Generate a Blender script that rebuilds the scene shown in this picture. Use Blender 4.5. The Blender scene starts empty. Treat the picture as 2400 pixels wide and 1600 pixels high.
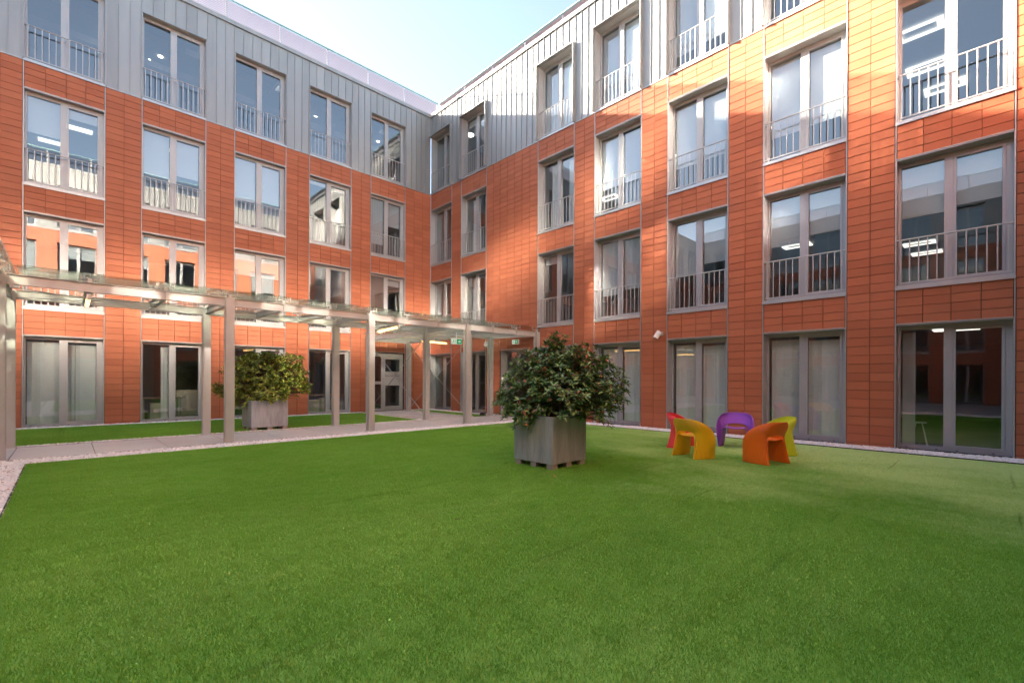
import bpy, math, random
from mathutils import Vector, Matrix, Euler
R = math.radians
rnd = random.Random(7)
scene = bpy.context.scene
C = scene.collection

# ---------------------------------------------------------------- camera
YAW, ROLL = 0.8028, 0.0045
CAM = Vector((-12.486, -18.578, 1.4))
fwd = Vector((math.cos(YAW), math.sin(YAW), 0)); rgt = Vector((math.sin(YAW), -math.cos(YAW), 0)); up = Vector((0, 0, 1))
r2 = rgt*math.cos(ROLL) + up*math.sin(ROLL); u2 = up*math.cos(ROLL) - rgt*math.sin(ROLL)
cd = bpy.data.cameras.new('camera'); cam = bpy.data.objects.new('camera', cd); C.objects.link(cam)
M = Matrix((r2, u2, -fwd)).transposed().to_4x4(); M.translation = CAM
cam.matrix_world = M
cd.sensor_width = 36; cd.lens = 36*1080.32/2400; cd.shift_y = 89.7/2400; cd.clip_end = 500; cd.clip_start = 0.05
scene.camera = cam

# ---------------------------------------------------------------- sky, sun, exposure
SUN = Vector((-0.48, 1.0, 0.405)).normalized()          # towards the sun
w = bpy.data.worlds.new('World'); scene.world = w; w.use_nodes = True
nt = w.node_tree; nt.nodes.clear()
sky = nt.nodes.new('ShaderNodeTexSky'); sky.sky_type = 'NISHITA'; sky.sun_disc = False
sky.sun_elevation = math.asin(SUN.z); sky.sun_rotation = math.atan2(SUN.x, SUN.y)
sky.air_density = 1.0; sky.dust_density = 0.35; sky.ozone_density = 1.0
bg = nt.nodes.new('ShaderNodeBackground'); bg.inputs[1].default_value = 0.05
wo = nt.nodes.new('ShaderNodeOutputWorld')
hs = nt.nodes.new('ShaderNodeHueSaturation'); hs.inputs['Saturation'].default_value = 0.80
nt.links.new(sky.outputs[0], hs.inputs['Color']); nt.links.new(hs.outputs[0], bg.inputs[0]); nt.links.new(bg.outputs[0], wo.inputs[0])
sl = bpy.data.lights.new('sun', 'SUN'); sl.energy = 5.0; sl.angle = R(0.5); sl.color = (1, 0.89, 0.75)
so = bpy.data.objects.new('sun', sl); C.objects.link(so)
so.rotation_euler = SUN.to_track_quat('Z', 'Y').to_euler(); so.location = SUN*60
scene.view_settings.view_transform = 'Standard'; scene.view_settings.look = 'None'
scene.view_settings.exposure = 3.42; scene.view_settings.gamma = 1; scene.view_settings.use_curve_mapping = False
scene.render.engine = 'CYCLES'
cy = scene.cycles
cy.use_denoising = True; cy.max_bounces = 10; cy.diffuse_bounces = 6; cy.glossy_bounces = 5; cy.transparent_max_bounces = 16
cy.transmission_bounces = 6; cy.caustics_reflective = True; cy.caustics_refractive = False
cy.blur_glossy = 0.0; cy.use_light_tree = False; cy.use_guiding = True; cy.use_surface_guiding = True; cy.guiding_training_samples = 128; cy.use_adaptive_sampling = False; cy.sample_clamp_indirect = 0.0

# ---------------------------------------------------------------- materials
def new_mat(name):
    m = bpy.data.materials.new(name); m.use_nodes = True
    t = m.node_tree; b = t.nodes['Principled BSDF']
    return m, t, b
def nd(t, typ, **kw):
    n = t.nodes.new('ShaderNode'+typ)
    for k, v in kw.items(): setattr(n, k, v)
    return n
def mixc(t, a, b, fac, mode='MIX'):
    n = nd(t, 'Mix', data_type='RGBA', blend_type=mode)
    for i, x in ((6, a), (7, b), (0, fac)):
        if hasattr(x, 'is_linked'): t.links.new(x, n.inputs[i])
        elif i == 0: n.inputs[0].default_value = x
        else: n.inputs[i].default_value = (*x, 1) if len(x) == 3 else x
    return n.outputs[2]
def ramp(t, src, p0, p1, c0=(0, 0, 0, 1), c1=(1, 1, 1, 1)):
    n = nd(t, 'ValToRGB'); e = n.color_ramp.elements
    e[0].position = p0; e[1].position = p1; e[0].color = c0; e[1].color = c1
    t.links.new(src, n.inputs[0]); return n.outputs[0]
def noise(t, scale, detail=4, vec=None, rough=0.55, sc=None):
    n = nd(t, 'TexNoise'); n.inputs['Scale'].default_value = scale; n.inputs['Detail'].default_value = detail
    n.inputs['Roughness'].default_value = rough
    if vec is None: vec = nd(t, 'NewGeometry').outputs['Position']
    if sc is not None:
        mp = nd(t, 'Mapping'); mp.inputs['Scale'].default_value = sc
        t.links.new(vec, mp.inputs[0]); vec = mp.outputs[0]
    t.links.new(vec, n.inputs['Vector']); return n.outputs['Fac']
def bump(t, b, h, dist=0.004, strength=0.5):
    n = nd(t, 'Bump'); n.inputs['Distance'].default_value = dist; n.inputs['Strength'].default_value = strength
    t.links.new(h, n.inputs['Height']); t.links.new(n.outputs[0], b.inputs['Normal'])
def plain(name, col, rough=0.5, metal=0.0, var=0.08, scale=6, spec=0.5):
    m, t, b = new_mat(name)
    f = noise(t, scale, 5)
    c = mixc(t, [x*(1-var) for x in col], [min(1, x*(1+var)) for x in col], f)
    t.links.new(c, b.inputs['Base Color'])
    b.inputs['Roughness'].default_value = rough; b.inputs['Metallic'].default_value = metal
    b.inputs['Specular IOR Level'].default_value = spec
    return m
def rand_piece(t):                                      # a value per object and per loose piece of a mesh
    a = nd(t, 'ObjectInfo').outputs['Random']; g = nd(t, 'NewGeometry').outputs['Random Per Island']
    s = nd(t, 'Math', operation='ADD'); t.links.new(a, s.inputs[0]); t.links.new(g, s.inputs[1])
    f = nd(t, 'Math', operation='FRACT'); t.links.new(s.outputs[0], f.inputs[0]); return f.outputs[0]

def mk_terracotta():
    m, t, b = new_mat('terracotta')
    r = rand_piece(t)
    c = mixc(t, (0.375, 0.115, 0.056), (0.45, 0.146, 0.072), r)
    pos = nd(t, 'NewGeometry').outputs['Position']
    f = noise(t, 3.0, 6, pos, 0.65, (1, 1, 6))
    c = mixc(t, c, (0.36, 0.105, 0.055), ramp(t, f, 0.5, 0.85, c1=(0.45, 0.45, 0.45, 1)))
    f2 = noise(t, 0.35, 3, pos)
    c = mixc(t, c, (0.44, 0.165, 0.095), ramp(t, f2, 0.45, 0.75, c1=(0.35, 0.35, 0.35, 1)))
    t.links.new(c, b.inputs['Base Color']); b.inputs['Roughness'].default_value = 0.55
    b.inputs['Specular IOR Level'].default_value = 0.18
    bump(t, b, noise(t, 60, 4, pos, 0.6, (1, 1, 2)), 0.002, 0.35)
    return m
TERRA = mk_terracotta()
def mk_zinc():
    m, t, b = new_mat('zinc')
    r = rand_piece(t)
    c = mixc(t, (0.262, 0.262, 0.254), (0.322, 0.322, 0.312), r)
    f = noise(t, 1.2, 6, None, 0.6, (3, 3, 0.35))
    c = mixc(t, c, (0.37, 0.37, 0.355), ramp(t, f, 0.45, 0.75, c1=(0.5, 0.5, 0.5, 1)))
    t.links.new(c, b.inputs['Base Color']); b.inputs['Metallic'].default_value = 0.35; b.inputs['Roughness'].default_value = 0.42
    bump(t, b, noise(t, 1.6, 2, None, 0.5, (2, 2, 0.5)), 0.02, 0.15)
    return m
ZINC = mk_zinc()
ALU = plain('beige_aluminium', (0.39, 0.38, 0.372), 0.38, 0.25, 0.06, 3)
ALUG = plain('grey_aluminium', (0.36, 0.355, 0.37), 0.38, 0.25, 0.06, 3)
STEEL = plain('painted_steel', (0.48, 0.465, 0.45), 0.36, 0.3, 0.16, 2.5)
TRIM = plain('silver_trim', (0.45, 0.445, 0.43), 0.35, 0.5, 0.05, 4)
RAILM = plain('rail_metal', (0.42, 0.41, 0.40), 0.4, 0.35, 0.06, 4)
LOUV = plain('louvre_metal', (0.30, 0.255, 0.285), 0.45, 0.2, 0.06, 4)
TEAL = plain('teal_handrail', (0.20, 0.34, 0.34), 0.4, 0.2, 0.05, 4)
DARK = plain('dark_backing', (0.13, 0.055, 0.036), 0.9, 0, 0.2, 5)
BLACK = plain('black_plastic', (0.02, 0.02, 0.022), 0.45, 0, 0.2, 5)
WHITE = plain('white_plastic', (0.74, 0.73, 0.70), 0.4, 0, 0.05, 6)
BLIND = plain('blind_fabric', (0.54, 0.56, 0.58), 0.8, 0, 0.03, 2)
VBLIND = plain('vertical_blind_fabric', (0.90, 0.90, 0.87), 0.75, 0, 0.06, 4)
INT = plain('interior_paint', (0.30, 0.31, 0.32), 0.85, 0, 0.05, 1)
CEIL = plain('ceiling_paint', (0.34, 0.36, 0.38), 0.8, 0, 0.05, 1)
CARP = plain('carpet', (0.10, 0.10, 0.11), 0.95, 0, 0.15, 8)
WOODT = plain('desk_wood', (0.50, 0.34, 0.20), 0.5, 0, 0.15, 9)
CABM = plain('cream_cabinet', (0.66, 0.61, 0.48), 0.5, 0, 0.04, 4)
SOIL = plain('soil', (0.035, 0.025, 0.018), 0.95, 0, 0.3, 30)
STEM = plain('bark', (0.10, 0.065, 0.04), 0.85, 0, 0.3, 30)
def emis(name, col, st):
    m, t, b = new_mat(name); b.inputs['Base Color'].default_value = (*col, 1)
    b.inputs['Emission Color'].default_value = (*col, 1); b.inputs['Emission Strength'].default_value = st
    return m
LAMP = emis('downlight_glow', (1, 0.92, 0.78), 1.6)
RING = emis('office_light_glow', (1, 0.94, 0.82), 0.2)
TUBE = emis('tube_glow', (1, 0.60, 0.20), 0.42)
GREEN = emis('exit_green', (0.0, 0.42, 0.16), 0.025)
EXITW = emis('exit_white', (0.85, 0.95, 0.88), 0.03)
def mk_glass(name, ior, rough, tint, wav=0.0):
    m, t, b = new_mat(name); t.nodes.remove(b); out = t.nodes['Material Output']
    tr = nd(t, 'BsdfTransparent'); tr.inputs[0].default_value = (*tint, 1)
    gl = nd(t, 'BsdfGlossy', distribution='BECKMANN'); gl.inputs['Roughness'].default_value = rough; gl.inputs[0].default_value = (0.93, 0.96, 0.97, 1)
    ge = nd(t, 'NewGeometry'); dt = nd(t, 'VectorMath', operation='DOT_PRODUCT')
    t.links.new(ge.outputs['Incoming'], dt.inputs[0]); t.links.new(ge.outputs['Normal'], dt.inputs[1])
    ab = nd(t, 'Math', operation='ABSOLUTE'); t.links.new(dt.outputs['Value'], ab.inputs[0])
    iv = nd(t, 'Math', operation='SUBTRACT'); iv.inputs[0].default_value = 1; t.links.new(ab.outputs[0], iv.inputs[1])
    pw = nd(t, 'Math', operation='POWER'); t.links.new(iv.outputs[0], pw.inputs[0]); pw.inputs[1].default_value = 5
    f0 = ((ior-1)/(ior+1))**2
    fr = nd(t, 'Math', operation='MULTIPLY_ADD'); t.links.new(pw.outputs[0], fr.inputs[0]); fr.inputs[1].default_value = 1-f0; fr.inputs[2].default_value = f0
    mx = nd(t, 'MixShader'); t.links.new(fr.outputs[0], mx.inputs[0]); t.links.new(tr.outputs[0], mx.inputs[1]); t.links.new(gl.outputs[0], mx.inputs[2])
    t.links.new(mx.outputs[0], out.inputs[0])
    if wav:
        bp = nd(t, 'Bump'); bp.inputs['Strength'].default_value = 1; bp.inputs['Distance'].default_value = wav
        t.links.new(noise(t, 1.3, 1, None, 0.4), bp.inputs['Height'])
        t.links.new(bp.outputs[0], gl.inputs['Normal'])
    return m
GLASS = mk_glass('window_glass', 2.5, 0.0, (0.74, 0.78, 0.78), 0.0014)
GLASSS = mk_glass('opposite_window_glass', 5.0, 0.15, (0.55, 0.62, 0.62))
CANGL = mk_glass('canopy_glass', 1.55, 0.02, (0.86, 0.92, 0.86))

# ---------------------------------------------------------------- helpers
def tag(o, label=None, cat=None, group=None, kind=None):
    for k, v in (('label', label), ('category', cat), ('group', group), ('kind', kind)):
        if v: o[k] = v
    return o
def empty(name, label, cat, loc=(0, 0, 0), rz=0.0, group=None):
    o = bpy.data.objects.new(name, None); C.objects.link(o); o.location = loc; o.rotation_euler = (0, 0, rz)
    o.empty_display_size = 0.2
    return tag(o, label, cat, group)
def obj(name, me, parent=None, loc=(0, 0, 0), rot=None):
    o = bpy.data.objects.new(name, me); C.objects.link(o)
    if parent: o.parent = parent
    o.location = loc
    if rot: o.rotation_euler = rot
    return o
class MB:
    def __init__(s): s.v = []; s.f = []; s.m = []; s.uv = None
    def box(s, x0, x1, y0, y1, z0, z1, mi=0):
        n = len(s.v)
        s.v += [(x0, y0, z0), (x1, y0, z0), (x1, y1, z0), (x0, y1, z0), (x0, y0, z1), (x1, y0, z1), (x1, y1, z1), (x0, y1, z1)]
        for q in ((0, 3, 2, 1), (4, 5, 6, 7), (0, 1, 5, 4), (1, 2, 6, 5), (2, 3, 7, 6), (3, 0, 4, 7)):
            s.f.append(tuple(n+i for i in q)); s.m.append(mi)
        return s
    def quad(s, pts, mi=0):
        n = len(s.v); s.v += [tuple(p) for p in pts]; s.f.append(tuple(range(n, n+len(pts)))); s.m.append(mi); return s
    def tube(s, pts, rad, k=6, mi=0, cap=True):
        pts = [Vector(p) for p in pts]
        if not hasattr(rad, '__len__'): rad = [rad]*len(pts)
        n0 = len(s.v)
        for i, p in enumerate(pts):
            d = (pts[min(i+1, len(pts)-1)]-pts[max(i-1, 0)]).normalized()
            a = d.cross(Vector((0.31, 0.2, 0.93)) if abs(d.z) < 0.9 else Vector((1, 0.1, 0))).normalized(); b = d.cross(a)
            for j in range(k):
                an = 2*math.pi*j/k; s.v.append(tuple(p+(a*math.cos(an)+b*math.sin(an))*rad[i]))
        for i in range(len(pts)-1):
            for j in range(k):
                s.f.append((n0+i*k+j, n0+i*k+(j+1) % k, n0+(i+1)*k+(j+1) % k, n0+(i+1)*k+j)); s.m.append(mi)
        if cap:
            s.f.append(tuple(n0+j for j in reversed(range(k)))); s.m.append(mi)
            s.f.append(tuple(n0+(len(pts)-1)*k+j for j in range(k))); s.m.append(mi)
        return s
    def mesh(s, name, mats, smooth=False):
        me = bpy.data.meshes.new(name); me.from_pydata(s.v, [], s.f)
        if not isinstance(mats, (list, tuple)): mats = [mats]
        for x in mats: me.materials.append(x)
        if len(mats) > 1: me.polygons.foreach_set('material_index', s.m)
        if smooth: me.polygons.foreach_set('use_smooth', [True]*len(s.f))
        me.update(); return me
    def build(s, name, mats, parent=None, loc=(0, 0, 0), rot=None, smooth=False):
        return obj(name, s.mesh(name, mats, smooth), parent, loc, rot)
_cache = {}
def cached(key, fn):
    if key not in _cache: _cache[key] = fn()
    return _cache[key]
def bevel_tile(wd, h, th):                              # a panel with a small chamfer, front at +y = 0
    b = 0.004; m = MB(); a, c = wd/2, h/2
    m.v = [(-a, -th, -c), (a, -th, -c), (a, -th, c), (-a, -th, c), (-a, -b, -c), (a, -b, -c), (a, -b, c), (-a, -b, c),
           (-a+b, 0, -c+b), (a-b, 0, -c+b), (a-b, 0, c-b), (-a+b, 0, c-b)]
    m.f = [(4, 0, 1, 5), (5, 1, 2, 6), (6, 2, 3, 7), (7, 3, 0, 4), (4, 5, 9, 8), (5, 6, 10, 9), (6, 7, 11, 10), (7, 4, 8, 11), (8, 9, 10, 11)]
    m.f = [tuple(reversed(f)) for f in m.f]
    m.m = [0]*9; return m
def to_px(p):
    d = p-CAM; z = d.dot(fwd)
    if z < 0.1: return None
    return 1200+1080.3*d.dot(rgt)/z, 889.7-1080.3*d.z/z, z

# ---------------------------------------------------------------- setting: ground, path, gravel, turf
g = MB().quad([(-90, -90, -0.06), (90, -90, -0.06), (90, 90, -0.06), (-90, 90, -0.06)]).build('ground', plain('ground_gravel', (0.25, 0.24, 0.22), 0.95, 0, 0.25, 4))
tag(g, kind='structure')

def mk_path_mat():
    m, t, b = new_mat('paving_stone'); r = rand_piece(t)
    c = mixc(t, (0.58, 0.545, 0.515), (0.68, 0.645, 0.61), r)
    pos = nd(t, 'NewGeometry').outputs['Position']
    f = noise(t, 2.0, 7, pos, 0.65, (0.6, 9, 1))
    c = mixc(t, c, (0.44, 0.40, 0.375), ramp(t, f, 0.42, 0.8, c1=(0.7, 0.7, 0.7, 1)))
    f2 = noise(t, 0.9, 4, pos)
    c = mixc(t, c, (0.72, 0.69, 0.66), ramp(t, f2, 0.5, 0.8, c1=(0.5, 0.5, 0.5, 1)))
    t.links.new(c, b.inputs['Base Color']); b.inputs['Roughness'].default_value = 0.5
    bump(t, b, noise(t, 25, 5, pos, 0.6, (0.4, 8, 1)), 0.003, 0.4)
    return m
PAVE = mk_path_mat()
KERB = plain('brown_edge_brick', (0.25, 0.155, 0.115), 0.8, 0, 0.25, 9)
path = MB().box(-15.4, 0, -7.14, -5.02, -0.05, -0.012).box(-15.4, -13.28, -19.4, -7.14, -0.05, -0.012).box(-3.5, -1.5, -5.02, -0.12, -0.05, -0.012).build('path', DARK)
tag(path, kind='structure')
def slab(x0, x1, y0, y1):
    gp = 0.005; wd, h = x1-x0-2*gp, y1-y0-2*gp
    def mk():
        m = MB(); a, c, b = wd/2, h/2, 0.006
        m.v = [(-a, -c, -0.05), (a, -c, -0.05), (a, c, -0.05), (-a, c, -0.05), (-a, -c, -b), (a, -c, -b), (a, c, -b), (-a, c, -b), (-a+b, -c+b, 0), (a-b, -c+b, 0), (a-b, c-b, 0), (-a+b, c-b, 0)]
        m.f = [(0, 1, 5, 4), (1, 2, 6, 5), (2, 3, 7, 6), (3, 0, 4, 7), (4, 5, 9, 8), (5, 6, 10, 9), (6, 7, 11, 10), (7, 4, 8, 11), (8, 9, 10, 11)]
        m.m = [0]*9
        return m.mesh('paving_slab', PAVE)
    o = obj('paving_slab', cached(('slab', round(wd, 3), round(h, 3)), mk), path, ((x0+x1)/2, (y0+y1)/2, rnd.uniform(0, 0.004)))
    o.rotation_euler = (rnd.uniform(-1, 1)*0.002, rnd.uniform(-1, 1)*0.002, 0)
def kerb(x0, x1, y0, y1):
    L = max(x1-x0, y1-y0); n = max(1, round(L/0.62))
    for i in range(n):
        a, b = i/n, (i+1)/n
        if x1-x0 > y1-y0: q = (x0+(x1-x0)*a, x0+(x1-x0)*b, y0, y1)
        else: q = (x0, x1, y0+(y1-y0)*a, y0+(y1-y0)*b)
        wd, h = q[1]-q[0]-0.006, q[3]-q[2]-0.006
        me = cached(('kerb', round(wd, 3), round(h, 3)), lambda: MB().box(-wd/2, wd/2, -h/2, h/2, -0.05, 0).mesh('edge_brick', KERB))
        obj('edge_brick', me, path, ((q[0]+q[1])/2, (q[2]+q[3])/2, -0.002+rnd.uniform(-0.003, 0.003)))
for i in range(14):
    x1 = -1.1*i; x0 = max(-15.3, x1-1.1)
    for (a, b) in ((-7.02, -6.05), (-6.05, -5.12)): slab(x0, x1-0.0 if i else -0.1, a, b)
for i in range(11):
    for (a, b) in ((-15.3, -14.4), (-14.4, -13.4)): slab(a, b, -7.02-1.1*(i+1), -7.02-1.1*i)
for i in range(5):
    for (a, b) in ((-3.38, -2.5), (-2.5, -1.62)): slab(a, b, -0.14-0.976*(i+1), -0.14-0.976*i)
kerb(-13.28, -0.1, -7.14, -7.02); kerb(-15.3, -3.5, -5.12, -5.02); kerb(-3.5, -3.38, -5.02, -0.14); kerb(-1.62, -1.5, -5.02, -0.14)
kerb(-1.5, -0.1, -5.12, -5.02); kerb(-13.4, -13.28, -19.0, -7.14)

PEB = None
def mk_pebble():
    m, t, b = new_mat('white_pebble'); r = rand_piece(t)
    c = mixc(t, (0.80, 0.77, 0.74), (0.58, 0.53, 0.50), ramp(t, r, 0.55, 1.0))
    c = mixc(t, c, (0.50, 0.33, 0.24), ramp(t, r, 0.955, 0.96))
    t.links.new(c, b.inputs['Base Color']); b.inputs['Roughness'].default_value = 0.7; return m
PEB = mk_pebble()
def pebbles(name, rects, dens):                         # one mesh: a sheet with thousands of small stones on it
    strip = MB()
    for (x0, x1, y0, y1) in rects: strip.quad([(x0, y0, -0.03), (x1, y0, -0.03), (x1, y1, -0.03), (x0, y1, -0.03)])
    o = strip.build(name, PEB)
    ng = bpy.data.node_groups.new(name+'_nodes', 'GeometryNodeTree')
    ng.interface.new_socket('Geometry', in_out='INPUT', socket_type='NodeSocketGeometry')
    ng.interface.new_socket('Geometry', in_out='OUTPUT', socket_type='NodeSocketGeometry')
    N = ng.nodes.new; L = ng.links.new
    gi, go = N('NodeGroupInput'), N('NodeGroupOutput')
    dp = N('GeometryNodeDistributePointsOnFaces'); dp.inputs['Density'].default_value = dens
    ico = N('GeometryNodeMeshIcoSphere'); ico.inputs['Radius'].default_value = 0.021; ico.inputs['Subdivisions'].default_value = 2
    sm = N('GeometryNodeSetMaterial'); sm.inputs['Material'].default_value = PEB
    ip = N('GeometryNodeInstanceOnPoints')
    rv = N('FunctionNodeRandomValue'); rv.data_type = 'FLOAT_VECTOR'; rv.inputs[0].default_value = (-0.5, -0.5, 0); rv.inputs[1].default_value = (0.5, 0.5, 6.28)
    sv = N('FunctionNodeRandomValue'); sv.data_type = 'FLOAT_VECTOR'; sv.inputs[0].default_value = (0.6, 0.5, 0.35); sv.inputs[1].default_value = (1.5, 1.1, 0.85); sv.inputs['Seed'].default_value = 4
    tr = N('GeometryNodeSetPosition'); pv = N('FunctionNodeRandomValue'); pv.data_type = 'FLOAT_VECTOR'; pv.inputs[0].default_value = (0, 0, 0.004); pv.inputs[1].default_value = (0, 0, 0.034); pv.inputs['Seed'].default_value = 9
    jn = N('GeometryNodeJoinGeometry')
    L(gi.outputs[0], dp.inputs['Mesh']); L(dp.outputs['Points'], tr.inputs['Geometry']); L(pv.outputs[0], tr.inputs['Offset'])
    L(tr.outputs[0], ip.inputs['Points']); L(ico.outputs['Mesh'], sm.inputs[0]); L(sm.outputs[0], ip.inputs['Instance'])
    L(rv.outputs[0], ip.inputs['Rotation']); L(sv.outputs[0], ip.inputs['Scale'])
    L(gi.outputs[0], jn.inputs[0]); L(ip.outputs[0], jn.inputs[0]); L(jn.outputs[0], go.inputs[0])
    md = o.modifiers.new('stones', 'NODES'); md.node_group = ng
    return tag(o, kind='stuff')
gv = pebbles('gravel', [(-0.80, -0.015, -19.4, -7.15), (-13.27, -12.97, -19.3, -7.75), (-13.27, -0.80, -7.75, -7.15), (-13.4, -3.52, -5.01, -4.86),
                   (-13.9, -3.52, -0.47, -0.02), (-3.7, -3.52, -4.86, -0.47), (-1.48, -1.36, -5.0, -0.1), (-1.36, -0.02, -0.5, -0.02), (-0.55, -0.02, -5.0, -0.5)], 2900)
tag(gv, 'loose white pebbles in strips between the green turf, the path and the walls', 'gravel')
edge = MB().box(-0.815, -0.80, -19.4, -7.75, -0.05, 0.022).box(-12.97, -12.96, -19.3, -7.75, -0.05, 0.012)
edge = tag(edge.build('turf_edging', BLACK), kind='structure')

def mk_turf(name, blades):
    m, t, b = new_mat(name); pos = nd(t, 'NewGeometry').outputs['Position']
    a = noise(t, 0.45, 4, pos, 0.6); f = noise(t, 3.0, 5, pos, 0.7)
    c = mixc(t, (0.20, 0.46, 0.055), (0.33, 0.60, 0.11), ramp(t, a, 0.30, 0.70))
    c = mixc(t, c, (0.33, 0.55, 0.13), ramp(t, noise(t, 1.4, 4, pos, 0.6, (0.5, 1.6, 1)), 0.5, 0.75, c1=(0.6, 0.6, 0.6, 1)))
    c = mixc(t, c, (0.16, 0.40, 0.04), ramp(t, f, 0.45, 0.72, c1=(0.6, 0.6, 0.6, 1)))
    if blades:
        r = nd(t, 'NewGeometry').outputs['Random Per Island']
        c = mixc(t, c, (0.42, 0.62, 0.12), ramp(t, r, 0.55, 1.0, c1=(0.75, 0.75, 0.75, 1)))
        c = mixc(t, c, (0.10, 0.30, 0.035), ramp(t, r, 0.0, 0.3, c0=(0.6, 0.6, 0.6, 1), c1=(0, 0, 0, 1)))
    sp = nd(t, 'SeparateXYZ'); t.links.new(pos, sp.inputs[0])
    # worn, flattened and dusty carpet near the right hand wall
    wn = noise(t, 0.75, 5, pos, 0.6, (1, 0.55, 1))
    ad = nd(t, 'Math', operation='MULTIPLY_ADD'); t.links.new(sp.outputs['X'], ad.inputs[0]); ad.inputs[1].default_value = 0.085; ad.inputs[2].default_value = 0.36
    ad2 = nd(t, 'Math', operation='MULTIPLY_ADD'); t.links.new(sp.outputs['Y'], ad2.inputs[0]); ad2.inputs[1].default_value = -0.035; t.links.new(ad.outputs[0], ad2.inputs[2])
    s2 = nd(t, 'Math', operation='ADD'); t.links.new(ad2.outputs[0], s2.inputs[0]); t.links.new(wn, s2.inputs[1])
    fz = noise(t, 6.0, 6, pos, 0.75, (1, 2.2, 1))
    s3 = nd(t, 'Math', operation='MULTIPLY_ADD'); t.links.new(fz, s3.inputs[0]); s3.inputs[1].default_value = 0.5; t.links.new(s2.outputs[0], s3.inputs[2])
    hf = nd(t, 'Math', operation='MULTIPLY'); t.links.new(s3.outputs[0], hf.inputs[0]); hf.inputs[1].default_value = 0.5
    worn = ramp(t, hf.outputs[0], 0.56, 0.76)
    c = mixc(t, c, (0.60, 0.76, 0.32), worn)
    # roll seams
    wv = noise(t, 0.7, 2, pos)
    ys = nd(t, 'Math', operation='MULTIPLY_ADD'); t.links.new(wv, ys.inputs[0]); ys.inputs[1].default_value = 0.10; t.links.new(sp.outputs['Y'], ys.inputs[2])
    md = nd(t, 'Math', operation='PINGPONG'); t.links.new(ys.outputs[0], md.inputs[0]); md.inputs[1].default_value = 0.67
    sm = ramp(t, md.outputs[0], 0.004, 0.02, (0.4, 0.4, 0.4, 1), (0, 0, 0, 1))
    msk = mixc(t, (0, 0, 0), sm, ramp(t, noise(t, 0.5, 2, pos), 0.5, 0.62))
    c = mixc(t, c, (0.07, 0.15, 0.02), msk)
    t.links.new(c, b.inputs['Base Color']); b.inputs['Roughness'].default_value = 0.55; b.inputs['Specular IOR Level'].default_value = 0.3
    if blades:
        tl = nd(t, 'BsdfTranslucent'); t.links.new(c, tl.inputs[0]); mx = nd(t, 'MixShader'); mx.inputs[0].default_value = 0.5
        t.links.new(b.outputs[0], mx.inputs[1]); t.links.new(tl.outputs[0], mx.inputs[2]); t.links.new(mx.outputs[0], t.nodes['Material Output'].inputs[0])
    else: bump(t, b, noise(t, 90, 3, pos), 0.01, 0.6)
    return m
TURF, BLADE = mk_turf('turf_base', False), mk_turf('turf_blades', True)
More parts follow.
